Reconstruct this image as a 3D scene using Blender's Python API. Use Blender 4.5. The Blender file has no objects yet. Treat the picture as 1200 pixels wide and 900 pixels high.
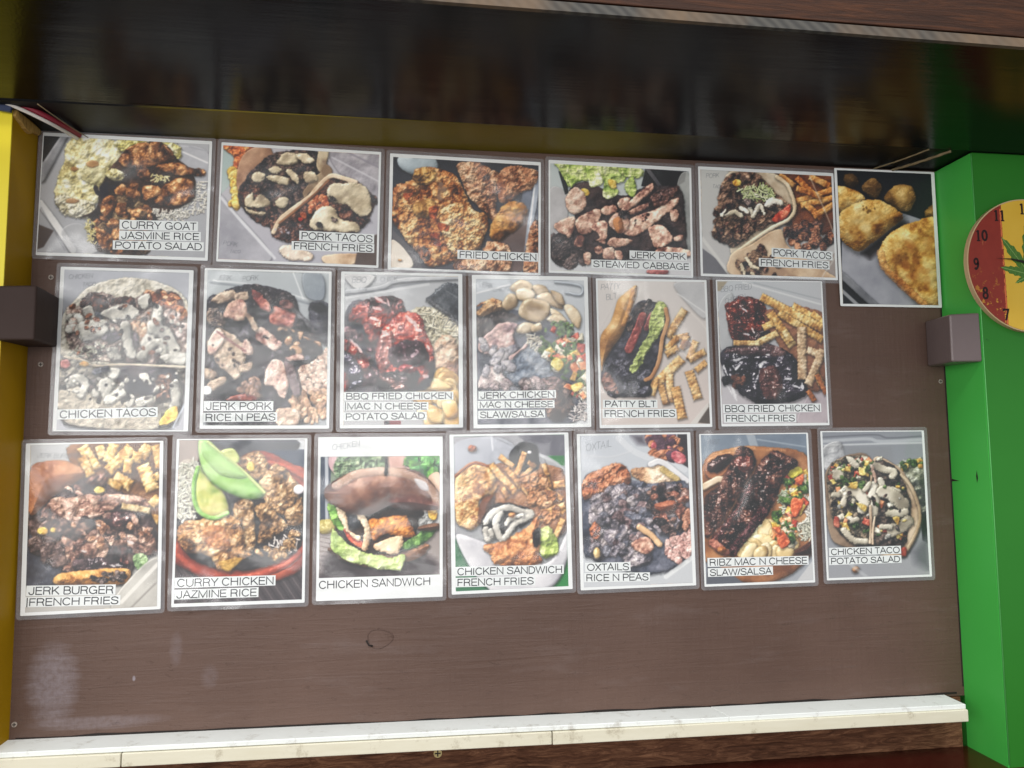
import bpy, bmesh, math, random
import numpy as np
from mathutils import Vector, Matrix

# ------------------------------------------------------------------ camera, world, lamps, exposure
sc = bpy.context.scene
COL = sc.collection
cam = bpy.data.cameras.new('camera'); cam.sensor_width = 36; cam.lens = 26.56; cam.clip_start = .02; cam.clip_end = 200
cam_o = bpy.data.objects.new('camera', cam); COL.objects.link(cam_o)
_R = Vector((.9910, -.1337, -.0082)); _F = Vector((.1339, .9871, .0876)); _F.normalize(); _U = _R.cross(_F); _U.normalize(); _R = _F.cross(_U)
m4 = Matrix((_R, _U, -_F)).transposed().to_4x4(); m4.translation = (0, -1.3577, 0)
cam_o.matrix_world = m4; sc.camera = cam_o
w = bpy.data.worlds.new('World'); sc.world = w; w.use_nodes = True
w.node_tree.nodes['Background'].inputs[0].default_value = (.86, .93, 1, 1); w.node_tree.nodes['Background'].inputs[1].default_value = .42
def area(name, loc, target, sx, sy, power, col):
    l = bpy.data.lights.new(name, 'AREA'); l.shape = 'RECTANGLE'; l.size = sx; l.size_y = sy; l.energy = power; l.color = col
    o = bpy.data.objects.new(name, l); COL.objects.link(o); o.location = loc
    o.rotation_euler = (Vector(target) - Vector(loc)).to_track_quat('-Z', 'Y').to_euler(); return o
# daylight coming in low through the open front of the stand
area('daylight_from_open_front', (-.75, -3.2, .24), (-.2, 0, .1), 3.8, 1.05, 68, (1, .985, .97))
area('daylight_from_left', (-2.3, -1.7, .35), (1.0, -.05, -.05), 1.3, 1.5, 15, (1, .99, .98))
area('daylight_from_above', (.3, -1.7, 2.3), (.2, 0, -.4), 3.2, 1.2, 112, (.98, .99, 1))
sc.view_settings.view_transform = 'Standard'; sc.view_settings.look = 'None'; sc.view_settings.exposure = 0; sc.view_settings.gamma = 1
sc.cycles.max_bounces = 8; sc.cycles.transparent_max_bounces = 24; sc.cycles.use_denoising = True
sc.render.film_transparent = False
random.seed(3)

# ------------------------------------------------------------------ helpers
def srgb(r, g, b):
    f = lambda c: ((c / 255 + .055) / 1.055) ** 2.4 if c > 10 else c / 255 / 12.92
    return (f(r), f(g), f(b), 1)
class NT:
    def __init__(s, name):
        s.m = bpy.data.materials.new(name); s.m.use_nodes = True; s.t = s.m.node_tree; s.t.nodes.clear()
        s.out = s.n('ShaderNodeOutputMaterial')
    def n(s, typ, ins=None, **props):
        nd = s.t.nodes.new(typ)
        for k, v in props.items(): setattr(nd, k, v)
        for k, v in (ins or {}).items():
            if isinstance(v, bpy.types.NodeSocket): s.t.links.new(v, nd.inputs[k])
            else: nd.inputs[k].default_value = v
        return nd
    def coord(s, scale=(1, 1, 1), loc=(0, 0, 0)):
        tc = s.n('ShaderNodeTexCoord'); return s.n('ShaderNodeMapping', {'Vector': tc.outputs['Object'], 'Scale': scale, 'Location': loc}).outputs[0]
    def noise(s, vec, scale, detail=6, rough=.6, dist=0):
        return s.n('ShaderNodeTexNoise', {'Vector': vec, 'Scale': scale, 'Detail': detail, 'Roughness': rough, 'Distortion': dist}).outputs['Fac']
    def ramp(s, fac, stops):
        r = s.n('ShaderNodeValToRGB', {'Fac': fac}); e = r.color_ramp.elements
        while len(e) < len(stops): e.new(.5)
        for i, (p, c) in enumerate(stops): e[i].position = p; e[i].color = c if isinstance(c, tuple) else (c, c, c, 1)
        return r.outputs[0]
    def mix(s, fac, a, b):
        x = s.n('ShaderNodeMix', data_type='RGBA'); 
        for i, v in ((0, fac), (6, a), (7, b)):
            if isinstance(v, bpy.types.NodeSocket): s.t.links.new(v, x.inputs[i])
            else: x.inputs[i].default_value = v
        return x.outputs[2]
    def math(s, op, a, b=0., c=None):
        x = s.n('ShaderNodeMath', operation=op)
        for i, v in enumerate((a, b) if c is None else (a, b, c)):
            if isinstance(v, bpy.types.NodeSocket): s.t.links.new(v, x.inputs[i])
            else: x.inputs[i].default_value = v
        return x.outputs[0]
    def bump(s, h, st=.3, dist=.002, normal=None):
        d = {'Height': h, 'Strength': st, 'Distance': dist}
        if normal is not None: d['Normal'] = normal
        return s.n('ShaderNodeBump', d).outputs[0]
    def bsdf(s, col, rough=.6, spec=.5, normal=None, coat=0, coat_rough=.1, **k):
        d = {'Base Color': col, 'Roughness': rough, 'Specular IOR Level': spec, 'Coat Weight': coat, 'Coat Roughness': coat_rough}
        if normal is not None: d['Normal'] = normal
        d.update(k); b = s.n('ShaderNodeBsdfPrincipled', d); s.t.links.new(b.outputs[0], s.out.inputs[0]); return b
def mesh(name, verts, faces, mat, parent=None, kind=None, smooth=False, loc=None):
    me = bpy.data.meshes.new(name); me.from_pydata([tuple(v) for v in verts], [], faces); me.materials.append(mat)
    if smooth:
        for p in me.polygons: p.use_smooth = True
    me.update(); o = bpy.data.objects.new(name, me); COL.objects.link(o)
    if parent is not None: o.parent = parent
    if kind: o['kind'] = kind
    if loc is not None: o.location = loc
    return o
def bm_obj(name, bm, mat, parent=None, kind=None, smooth=False, loc=None):
    me = bpy.data.meshes.new(name); bmesh.ops.recalc_face_normals(bm, faces=bm.faces); bm.to_mesh(me); bm.free(); me.materials.append(mat)
    if smooth:
        for p in me.polygons: p.use_smooth = True
    o = bpy.data.objects.new(name, me); COL.objects.link(o)
    if parent is not None: o.parent = parent
    if kind: o['kind'] = kind
    if loc is not None: o.location = loc
    return o
def hexa(name, P, mat, parent=None, kind=None, bev=0, seg=2, jit=0):
    """box from eight corners: bottom ring (4) then top ring (4)"""
    bm = bmesh.new(); v = [bm.verts.new(p) for p in P]
    for f in ((3, 2, 1, 0), (4, 5, 6, 7), (0, 1, 5, 4), (1, 2, 6, 5), (2, 3, 7, 6), (3, 0, 4, 7)): bm.faces.new([v[i] for i in f])
    if bev: bmesh.ops.bevel(bm, geom=bm.edges[:], offset=bev, segments=seg, affect='EDGES', profile=.5)
    return bm_obj(name, bm, mat, parent, kind)
def box(name, x0, x1, y0, y1, z0, z1, mat, **k):
    return hexa(name, [(x0, y0, z0), (x1, y0, z0), (x1, y1, z0), (x0, y1, z0), (x0, y0, z1), (x1, y0, z1), (x1, y1, z1), (x0, y1, z1)], mat, **k)
def empty(name, loc, label, cat, group=None, rot=(0, 0, 0)):
    o = bpy.data.objects.new(name, None); o.empty_display_size = .05; COL.objects.link(o); o.location = loc; o.rotation_euler = rot
    o['label'] = label; o['category'] = cat
    if group: o['group'] = group
    return o
def tag(o, label, cat, group=None):
    o['label'] = label; o['category'] = cat
    if group: o['group'] = group
    return o
def tube(name, pts, r, mat, parent=None, n=10, twist=0, r2=None, kind=None):
    P = [Vector(p) for p in pts]; vs = []; fs = []
    for i, p in enumerate(P):
        d = (P[min(i + 1, len(P) - 1)] - P[max(i - 1, 0)]).normalized(); a = d.cross(Vector((0, 0, 1)))
        if a.length < .01: a = d.cross(Vector((1, 0, 0)))
        a.normalize(); b = d.cross(a); rr = r if r2 is None else r + (r2 - r) * i / (len(P) - 1)
        for k in range(n):
            t = 2 * math.pi * k / n; q = rr * (1 + (.28 * math.cos(3 * t + twist * i) if twist else 0)); vs.append(p + a * math.cos(t) * q + b * math.sin(t) * q)
    for i in range(len(P) - 1):
        for k in range(n): fs.append((i * n + k, i * n + (k + 1) % n, (i + 1) * n + (k + 1) % n, (i + 1) * n + k))
    fs.append(tuple(range(n))[::-1]); fs.append(tuple((len(P) - 1) * n + k for k in range(n)))
    return mesh(name, vs, fs, mat, parent, kind, smooth=True)
def disc(bm, c, r, y0, y1, n=48):
    a = [bm.verts.new((c[0] + r * math.cos(2 * math.pi * k / n), y0, c[1] + r * math.sin(2 * math.pi * k / n))) for k in range(n)]
    b = [bm.verts.new((c[0] + r * math.cos(2 * math.pi * k / n), y1, c[1] + r * math.sin(2 * math.pi * k / n))) for k in range(n)]
    bm.faces.new(a); bm.faces.new(b[::-1])
    for k in range(n): bm.faces.new((a[k], a[(k + 1) % n], b[(k + 1) % n], b[k]))
def plate(bm, outline, y0, y1):
    """flat outline (x, z) pushed from y0 to y1"""
    a = [bm.verts.new((x, y0, z)) for x, z in outline]; b = [bm.verts.new((x, y1, z)) for x, z in outline]; n = len(a)
    bm.faces.new(a); bm.faces.new(b[::-1])
    for k in range(n): bm.faces.new((a[k], a[(k + 1) % n], b[(k + 1) % n], b[k]))

# ------------------------------------------------------------------ materials
def mat_board():
    t = NT('brown_paint_on_plywood'); v = t.coord(); g = t.coord((1, 1, 16)); 
    n1 = t.noise(v, 2.2, 5, .6); n2 = t.noise(g, 5, 7, .66, .8); n3 = t.noise(v, 130, 3, .6); n4 = t.noise(t.coord((1, 1, 5)), 5, 7, .65)
    c = t.ramp(n1, [(.3, srgb(82, 62, 53)), (.7, srgb(98, 76, 66))])
    c = t.mix(t.math('MULTIPLY', t.ramp(n2, [(.5, 0.), (.75, 1.)]), .22), c, srgb(82, 64, 58)); c = t.mix(t.math('MULTIPLY', t.ramp(n4, [(.56, 0.), (.72, 1.)]), .12), c, srgb(150, 138, 136))
    # a rubbed pale patch low on the left and smaller scuffs
    def patch(x, z, rx, rz, st, sh=.12):
        s = t.n('ShaderNodeSeparateXYZ', {0: v}); dx = t.math('DIVIDE', t.math('SUBTRACT', s.outputs[0], x), rx); dz = t.math('DIVIDE', t.math('SUBTRACT', s.outputs[2], z), rz)
        d = t.math('ADD', t.math('MULTIPLY', dx, dx), t.math('MULTIPLY', dz, dz)); d = t.math('ADD', d, t.math('MULTIPLY', t.math('SUBTRACT', n2, .5), 1.6))
        return t.math('MULTIPLY', t.ramp(d, [(.2, 1.), (1., 0.)]), t.math('MULTIPLY', st, t.ramp(n3, [(.3, .5), (.6, 1.)])))
    for q in [(-.575, -.372, .045, .072, .38), (-.50, -.437, .12, .012, .25), (-.385, -.325, .012, .03, .16), (-.33, -.372, .016, .022, .12), (-.45, -.37, .003, .005, .8)]:
        c = t.mix(patch(*q), c, srgb(150, 142, 148))
    h = t.math('ADD', t.math('MULTIPLY', n2, 1.), t.math('ADD', t.math('MULTIPLY', n3, .25), t.math('MULTIPLY', t.noise(t.coord((14, 1, 1)), 7, 3, .5), .5)))
    r = t.ramp(n1, [(.3, .42), (.7, .56)])
    ck_ = t.ramp(t.noise(t.coord((1, 1, 3.5)), 34, 9, .8, .8), [(.60, 0.), (.66, 1.)]); c = t.mix(t.math('MULTIPLY', ck_, .12), c, srgb(66, 50, 43)); h = t.math('SUBTRACT', h, t.math('MULTIPLY', ck_, .28)); h = t.math('ADD', h, t.math('MULTIPLY', t.noise(t.coord((22, 1, 1.2)), 9, 4, .6), .35))
    t.bsdf(c, r, .34, t.bump(h, .6, .002)); return t.m
def mat_paint(name, col, col2, rough=.35, bump=.12, spots=None, scale=3, spec=.35):
    t = NT(name); v = t.coord(); n1 = t.noise(v, scale, 5, .6); c = t.mix(n1, col, col2)
    if spots: c = t.mix(t.math('MULTIPLY', t.ramp(t.noise(v, 55, 3, .5), [(.72, 0.), (.76, 1.)]), .7), c, spots)
    h = t.math('ADD', t.noise(v, 24, 4, .6), t.math('MULTIPLY', t.noise(v, 160, 2, .5), .35)); t.bsdf(c, rough, spec, t.bump(h, bump, .002)); return t.m
def mat_wood(name, cols, axis=(1, 1, 14), sc_=6, rough=.6, bump=.5, dist=1.2):
    t = NT(name); v = t.coord(axis); n1 = t.noise(v, sc_, 9, .72, dist); n2 = t.noise(t.coord(), 3.5, 4, .6)
    c = t.ramp(t.math('ADD', t.math('MULTIPLY', n1, .75), t.math('MULTIPLY', n2, .25)), [(.34, cols[0]), (.5, cols[1]), (.66, cols[2])])
    t.bsdf(c, rough, .15, t.bump(t.math('ADD', n1, t.math('MULTIPLY', t.noise(t.coord((1, 1, 3)), 60, 4, .7), .3)), bump, .004)); return t.m
MB_BOARD = mat_board()
M_GREEN = mat_paint('green_wall_paint', srgb(36, 106, 30), srgb(46, 120, 38), .42, .1, srgb(30, 84, 30))
M_GREEN_LIT = mat_paint('lit_green_jamb_paint', srgb(62, 168, 66), srgb(74, 180, 76), .42, .08)  # jamb green made brighter, so the light on it is in the colour
M_YELL = mat_paint('bright_yellow_paint', srgb(218, 196, 36), srgb(232, 212, 60), .4, .14, srgb(140, 110, 20))
M_YELL_SHADE = mat_paint('shaded_yellow_paint', srgb(146, 110, 5), srgb(162, 124, 9), .5, .1, scale=5, spec=.12)  # shaded copy of the yellow: the return's darkness is in the colour
M_BLOCK = mat_paint('grey_brown_block_paint', srgb(106, 92, 90), srgb(118, 104, 102), .3, .3, scale=12, spec=.5)
M_BLOCK2 = mat_paint('dark_brown_block_paint', srgb(56, 44, 40), srgb(64, 51, 47), .6, .3, scale=12, spec=.12)
M_EDGE = mat_paint('chipped_pale_edge', srgb(150, 140, 96), srgb(60, 46, 26), .8, .5, scale=60)
M_EDGEG = mat_paint('pale_green_corner_bead', srgb(110, 190, 110), srgb(60, 150, 64), .5, .2, scale=40)
M_CORD = mat_paint('braided_jute', srgb(150, 132, 100), srgb(96, 80, 56), .9, .8, scale=90)
M_STEEL = mat_paint('screw_metal', srgb(130, 118, 108), srgb(170, 160, 150), .35, .2, scale=80)
M_BRASS = mat_paint('brass_screw', srgb(160, 140, 90), srgb(196, 180, 130), .3, .2, scale=80)
M_DARK = mat_paint('dark_slot', srgb(26, 20, 18), srgb(40, 32, 28), .7, .1)
M_RED = mat_paint('wine_red_cable', srgb(116, 26, 40), srgb(136, 40, 52), .5, .2)
M_WHITE = mat_paint('white_cable', srgb(190, 180, 168), srgb(210, 204, 196), .5, .2)
M_BEAM = mat_wood('warm_stained_wood', [srgb(22, 10, 4), srgb(46, 24, 11), srgb(72, 40, 19)], (1, 1, 16), 5, .65, .35)
M_LOW = mat_wood('rough_dark_brown_wood', [srgb(52, 30, 20), srgb(98, 64, 46), srgb(148, 106, 78)], (1.4, 1, 9), 10, .55, 1., 2.)
def mat_saw():
    t = NT('raw_sawn_panel_edge'); v = t.coord((1, 1, .35)); w_ = t.n('ShaderNodeTexWave', {'Vector': t.n('ShaderNodeMapping', {'Vector': t.coord(), 'Rotation': (0, .9, 0)}).outputs[0], 'Scale': 28., 'Distortion': 3., 'Detail': 4.}).outputs['Fac']
    c = t.mix(w_, srgb(50, 48, 45), srgb(68, 65, 60)); c = t.mix(t.ramp(t.noise(v, 6, 5), [(.42, 0.), (.62, 1.)]), c, srgb(96, 78, 60)); t.bsdf(c, .8, .3, t.bump(w_, .3, .001)); return t.m
def mat_gloss_black():
    # black gloss paint: brushed along y, so what it mirrors smears towards the board
    t = NT('black_gloss_paint'); v = t.coord((.10, 1, 1)); n1 = t.noise(v, 22, 5, .6); n2 = t.noise(t.coord(), 260, 2, .5)
    c = t.mix(t.noise(t.coord(), 3, 4), srgb(5, 5, 6), srgb(9, 8, 10)); r = t.ramp(t.noise(t.coord(), 4, 4), [(.3, .16), (.7, .24)])
    t.bsdf(c, r, .13, t.bump(t.math('ADD', n1, t.math('MULTIPLY', n2, .15)), .5, .0016)); return t.m
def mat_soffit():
    # reflected olive light is put into the colour mid-span, fading raggedly to black ends
    t = NT('soffit_olive_reflection'); v = t.coord(); s = t.n('ShaderNodeSeparateXYZ', {0: v}).outputs[0]
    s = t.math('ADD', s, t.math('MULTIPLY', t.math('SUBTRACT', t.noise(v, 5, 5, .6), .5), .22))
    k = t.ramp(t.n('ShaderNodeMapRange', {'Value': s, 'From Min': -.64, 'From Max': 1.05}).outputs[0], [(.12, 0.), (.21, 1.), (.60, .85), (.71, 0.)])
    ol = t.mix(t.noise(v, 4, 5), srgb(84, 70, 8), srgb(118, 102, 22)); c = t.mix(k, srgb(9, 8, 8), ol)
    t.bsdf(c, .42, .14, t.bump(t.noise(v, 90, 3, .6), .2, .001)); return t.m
def mat_trim(name, a, b, st):
    t = NT(name); v = t.coord(); n = t.noise(t.coord((1, 1, 6)), 9, 7, .68); c = t.mix(n, a, b)
    c = t.mix(t.math('MULTIPLY', t.ramp(t.noise(v, 26, 8, .75), [(.56, 0.), (.68, 1.)]), st), c, srgb(120, 100, 66)); t.bsdf(c, .45, .45, t.bump(n, .25, .001)); return t.m
M_CAP = mat_trim('white_trim_paint', srgb(232, 234, 230), srgb(214, 216, 210), .4)
M_FACE = mat_trim('cream_trim_paint', srgb(222, 217, 198), srgb(200, 192, 166), .5)
M_COUNT = mat_paint('dark_red_gloss_counter', srgb(44, 12, 9), srgb(60, 18, 12), .18, .1)
M_PAPER = mat_paint('print_paper_white', srgb(226, 226, 222), srgb(234, 234, 231), .6, .02)
M_STRIP = mat_paint('label_paper', srgb(232, 233, 230), srgb(224, 226, 222), .6, .04)
M_INK = mat_paint('black_ink', srgb(26, 26, 30), srgb(38, 38, 42), .6, 0)
M_PEN = mat_paint('faded_marker_ink', srgb(128, 130, 134), srgb(104, 106, 112), .7, 0, scale=60)
def mat_lam():
    # clear laminating film: mostly see-through, a little milky with wear, a soft uneven shine
    t = NT('clear_laminating_film'); v = t.coord(); oi = t.n('ShaderNodeObjectInfo').outputs['Random']; v4 = t.n('ShaderNodeVectorMath', {0: v, 1: t.n('ShaderNodeCombineXYZ', {0: t.math('MULTIPLY', oi, 40.), 2: t.math('MULTIPLY', oi, 23.)}).outputs[0]}, operation='ADD').outputs[0]
    big = t.noise(v4, 6, 2, .45, .4); mid = t.noise(v4, 24, 2, .5); nrm = t.bump(t.math('ADD', big, t.math('MULTIPLY', mid, .10)), 1., .019)
    gl = t.n('ShaderNodeBsdfGlossy', {'Roughness': .2, 'Color': (1, 1, 1, 1), 'Normal': nrm}); tr = t.n('ShaderNodeBsdfTransparent', {'Color': (.995, .995, .995, 1)}); df = t.n('ShaderNodeBsdfDiffuse', {'Color': (.78, .8, .83, 1)})
    milk = t.math('ADD', t.math('MULTIPLY', t.ramp(t.noise(v4, 7, 6, .65), [(.4, 0.), (.72, 1.)]), .03), .006)
    a = t.n('ShaderNodeMixShader', {0: milk, 1: tr.outputs[0], 2: df.outputs[0]}); fr = t.n('ShaderNodeFresnel', {'IOR': 1.5, 'Normal': nrm}).outputs[0]; fr = t.math('MULTIPLY', fr, t.math('SUBTRACT', 1., t.n('ShaderNodeNewGeometry').outputs['Backfacing']))   # the film's inner side does not mirror
    b = t.n('ShaderNodeMixShader', {0: fr, 1: a.outputs[0], 2: gl.outputs[0]}); t.t.links.new(b.outputs[0], t.out.inputs[0]); return t.m
M_LAM = mat_lam()

def mat_seal():
    t = NT('cloudy_sealed_film_edge'); v = t.coord(); df = t.n('ShaderNodeBsdfDiffuse', {'Color': (.72, .73, .76, 1)}); tr = t.n('ShaderNodeBsdfTransparent'); f = t.math('ADD', t.math('MULTIPLY', t.noise(v, 14, 5, .7), .22), .03)
    m = t.n('ShaderNodeMixShader', {0: f, 1: tr.outputs[0], 2: df.outputs[0]}); t.t.links.new(m.outputs[0], t.out.inputs[0]); return t.m
M_SEAL = mat_seal()

# ------------------------------------------------------------------ the recess that holds the menu wall
BX0, BX1, ZT = -.637, 1.052, .556
bd = empty('menu_board', (0, 0, -.46), 'long brown painted plywood board behind all the food pictures', 'board')
pts = 24; vs = []; fs = []
me = hexa('panel', [(BX0 - .02, 0, .0), (BX1 + .02, 0, -.012), (BX1 + .02, .018, -.012), (BX0 - .02, .018, .0), (BX0 - .02, 0, ZT + .475), (BX1 + .02, 0, ZT + .475), (BX1 + .02, .018, ZT + .475), (BX0 - .02, .018, ZT + .475)], MB_BOARD, parent=bd)
me.data.transform(Matrix.Translation((0, 0, -.46))); me.location = (0, 0, .46)
def screw(name, x, y, z, r, parent, mat, off=(0, 0, 0)):
    bm = bmesh.new(); disc(bm, (x, z), r, y, y - .0012, 20); o = bm_obj(name, bm, mat, parent, loc=off)
    bm = bmesh.new(); plate(bm, [(x - r * .7, z - r * .14), (x + r * .7, z - r * .14), (x + r * .7, z + r * .14), (x - r * .7, z + r * .14)], y - .0012, y - .0016); plate(bm, [(x - r * .14, z - r * .7), (x + r * .14, z - r * .7), (x + r * .14, z + r * .7), (x - r * .14, z + r * .7)], y - .00125, y - .0017)
    s = bm_obj('slot', bm, M_DARK, o); return o
for x, z in [(-.6055, .2998), (-.6153, .1507), (1.0369, .1287), (-.6297, -.4335)]:
    screw('screw', x, 0, z, .0042, bd, M_STEEL, (0, 0, .46))
# the knot in the plywood: a raised ring with a cracked side
kp = []; bm = bmesh.new()
for i in range(41):
    a = 2 * math.pi * i / 40; q = 1 + .08 * math.sin(3 * a + 1); kp.append((-.0501 + .0215 * q * math.cos(a), -.0008, -.3214 + .0158 * q * math.sin(a)))
bm.free(); k = tube('knot_ring', kp, .0006, MB_BOARD, bd, 6); k.location = (0, 0, .46)
k = tube('knot_ring', [(-.073, -.0006, -.324), (-.068, -.001, -.332), (-.062, -.001, -.334)], .0016, M_DARK, bd, 6); k.location = (0, 0, .46)
# rough lower beam and counter
lb = tag(box('lower_beam', BX0 - .02, BX1 - .012, .0, .06, -.66, -.474, M_LOW), 'rough dark brown timber under the white trim', 'beam')
sb = screw('brass_screw', .0498, 0, -.5185, .0072, lb, M_BRASS)
box('counter', -1.6, 1.9, -.75, -.0, -.60, -.565, M_COUNT, kind='structure')
# white trim: flat cap pieces and cream face pieces, butted end to end
tr = empty('trim_shelf', (.2, -.06, -.49), 'thin white and cream trim strip running along the bottom of the brown board', 'trim')
def zt(x): return -.4560 - .0120 * (x + .65) / 1.68 - .0018 * (1 - ((x - .19) / .84) ** 2)
def trim_piece(name, x0, x1, top, bot, y0, y1, mat, s0=0, s1=0):
    P = [(x0 + s0, y0, zt(x0) + bot), (x1 + s1, y0, zt(x1) + bot), (x1, y1, zt(x1) + bot), (x0, y1, zt(x0) + bot), (x0 + s0, y0, zt(x0) + top), (x1 + s1, y0, zt(x1) + top), (x1, y1, zt(x1) + top), (x0, y1, zt(x0) + top)]
    o = hexa(name, P, mat, bev=.0012, seg=2); o.parent = tr; o.matrix_parent_inverse = Matrix.Translation((-.2, .06, .49)); return o
trim_piece('cap_piece', -.655, .5412, .0, -.008, -.058, -.002, M_CAP, 0, .012); trim_piece('cap_piece', .5418, 1.006, .0004, -.008, -.058, -.002, M_CAP, .012, 0)
trim_piece('face_piece', -.66, -.4455, -.0082, -.0285, -.062, -.002, M_FACE); trim_piece('face_piece', -.4440, .2385, -.0082, -.0288, -.061, -.002, M_FACE); trim_piece('face_piece', .2400, 1.007, -.0082, -.029, -.062, -.002, M_FACE)
def ragged(name, pts, mat, parent, off, wmin, wmax, axis):
    bm = bmesh.new(); rr = random.Random(len(pts)); row = []
    for p in pts:
        w_ = rr.uniform(wmin, wmax); q = (p[0] + (w_ if axis == 0 else 0), p[1], p[2] + (w_ if axis == 2 else 0)); row.append((bm.verts.new(p), bm.verts.new(q)))
    for (a, b), (c, d) in zip(row, row[1:]): bm.faces.new((a, b, d, c))
    return bm_obj(name, bm, mat, parent, loc=off)
ragged('gap_shade_strip', [(BX0 + .01 + k * .0415, -.0006, zt(BX0 + .01 + k * .0415)) for k in range(41)], M_DARK, bd, (0, 0, .46), .0006, .0042, 2)  # dark strip standing in for the shade in the gap above the trim
ragged('edge_shade_strip', [(BX1 - .0062, -.0006, -.455 + k * .0245) for k in range(42)], M_DARK, bd, (0, 0, .46), .0022, .0035, 0)  # edge shadow between board and jamb, laid on as a dark strip
# jambs
JD = -.100
def wall(name, P, mat): return hexa(name, P, mat, kind='structure', bev=.0015)
lw = box('left_wall', -1.9, BX0, -.083, .10, -1.4, 1.0, M_YELL_SHADE, kind='structure')
box('yellow_face', -1.9, BX0 - .0003, -.0855, -.0832, -1.4, ZT - .002, M_YELL, parent=lw)
rw = box('right_wall', BX1, 2.6, JD, .10, -1.4, ZT - .001, M_GREEN, kind='structure')
box('jamb_lining', BX1 - .003, BX1 - .0001, JD + .001, -.0005, -.565, ZT - .003, M_GREEN_LIT, parent=rw)
for P_ in ([(BX1 - .0034, -.068, -.044), (BX1 - .0034, -.0655, -.055), (BX1 - .0034, -.067, -.068), (BX1 - .0034, -.070, -.058)], [(BX1 - .0034, -.001, -.062), (BX1 - .0034, -.022, -.0655), (BX1 - .0034, -.001, -.067)]):
    mesh('scratch', P_, [tuple(range(len(P_)))], M_DARK, rw)
tube('corner_bead', [(BX1 - .0015, JD - .0004, -.56), (BX1 - .001, JD - .0006, 0), (BX1 - .0015, JD - .0005, .30), (BX1 - .0012, JD - .0003, ZT - .004)], .0011, M_EDGEG, rw, 6)
mb = bmesh.new(); rj = random.Random(2); sp_ = [(-.084, .5555)] + [(-.084 + .084 * k / 9, .5555) for k in range(1, 10)] + [(.0 - .084 * k / 9, .549 - .014 * math.sin(math.pi * k / 9) * rj.uniform(.5, 1) - .004 * k / 9) for k in range(10)]
va = [mb.verts.new((BX0 + .0002, a, b)) for a, b in sp_]; vb = [mb.verts.new((BX0 + .0045 + .004 * rj.random(), a, b)) for a, b in sp_]; mb.faces.new(va); mb.faces.new(vb[::-1])
for k in range(len(va)): mb.faces.new((va[k], va[(k + 1) % len(va)], vb[(k + 1) % len(va)], vb[k]))
bm_obj('splintered_edge', mb, mat_wood('bare_splintered_wood', [srgb(96, 70, 34), srgb(170, 134, 72), srgb(206, 172, 104)], (1, 8, 1), 20, .8, .8), lw)
# soffit of the recess and the black gloss ceiling panel in front of it
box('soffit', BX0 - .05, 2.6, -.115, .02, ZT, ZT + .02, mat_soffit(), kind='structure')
def ceil_y(x): return -.140 + .036 * (x + .64) / 1.7
ce = hexa('ceiling', [(-1.9, -.484, ZT - .0035), (2.6, -.430, ZT - .0035), (2.6, -.098, ZT - .0035), (-1.9, -.145, ZT - .0035), (-1.9, -.484, ZT + .012), (2.6, -.430, ZT + .012), (2.6, -.098, ZT + .012), (-1.9, -.145, ZT + .012)], mat_gloss_black(), kind='structure')
hexa('sawn_edge', [(-1.9, -.4915, ZT - .0040), (2.6, -.4375, ZT - .0040), (2.6, -.4303, ZT - .0040), (-1.9, -.4843, ZT - .0040), (-1.9, -.4915, ZT + .0085), (2.6, -.4375, ZT + .0085), (2.6, -.4303, ZT + .0085), (-1.9, -.4843, ZT + .0085)], mat_saw(), parent=ce)
vv = []; rr = random.Random(5); x = -.55
while x < 1.0:      # chips of pale raw wood along the ceiling panel's back edge
    l = rr.uniform(.02, .12); y = ceil_y(x) + .0005; y2 = ceil_y(x + l) + .0005; vv.append((x, l, y, y2, rr.uniform(.0004, .0011))); x += l + rr.uniform(0, .03)
bm = bmesh.new()
for x, l, y, y2, h in vv:
    q = [bm.verts.new(p) for p in ((x, y, ZT - .0038), (x + l, y2, ZT - .0038), (x + l, y2 + h * 2, ZT - .0030), (x, y + h * 2, ZT - .0030))]; bm.faces.new(q)
bm_obj('chipped_edge', bm, M_EDGE, ce, kind='stuff')
fb = tag(hexa('fascia_board', [(-1.9, -.4880, ZT + .0130), (2.6, -.4340, ZT + .0130), (2.6, -.414, ZT + .0130), (-1.9, -.468, ZT + .0130), (-1.9, -.4880, ZT + .30), (2.6, -.4340, ZT + .30), (2.6, -.414, ZT + .30), (-1.9, -.468, ZT + .30)], M_BEAM, bev=.001), 'warm stained wooden board above the black gloss ceiling panel', 'board')
# two wooden blocks
def block(x0f, x1f, x0b, x1b, z0, z1, y, label, mat=None):
    o = hexa('wood_block', [(x0f, y, z0), (x1f, y, z0 + .001), (x1b, .0, z0 + .003), (x0b, .0, z0 + .003), (x0f + .001, y, z1 - .004), (x1f, y, z1), (x1b, .0, z1), (x0b, .0, z1)], mat or M_BLOCK, bev=.0035, seg=3)
    return tag(o, label, 'block', 'brown blocks at the ends of the board')
block(.9860, 1.0485, 1.0111, 1.0485, .1555, .2480, -.1000, 'brown painted wooden block in the corner of the green wall, below the clock')
block(-.700, -.5814, -.700, -.5910, .1770, .2650, -.1000, 'dark brown wooden block sticking out over the yellow wall on the left', M_BLOCK2)
# cords under the soffit at the right end
def cord(p, q, r, label):
    P = [Vector(p).lerp(Vector(q), i / 40) + Vector((0, 0, -.0015 * math.sin(math.pi * i / 40))) for i in range(41)]
    return tag(tube('jute_cord', P, r, M_CORD, None, 9, twist=.8), label, 'cord', 'jute cords under the soffit')
cord((.953, -.004, .5525), (1.000, -.112, .5505), .0024, 'thick braided jute cord under the soffit, the one nearer the green wall')
cord((.915, -.004, .5540), (.956, -.112, .5520), .0014, 'thin jute cord under the soffit, farther from the green wall')
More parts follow.
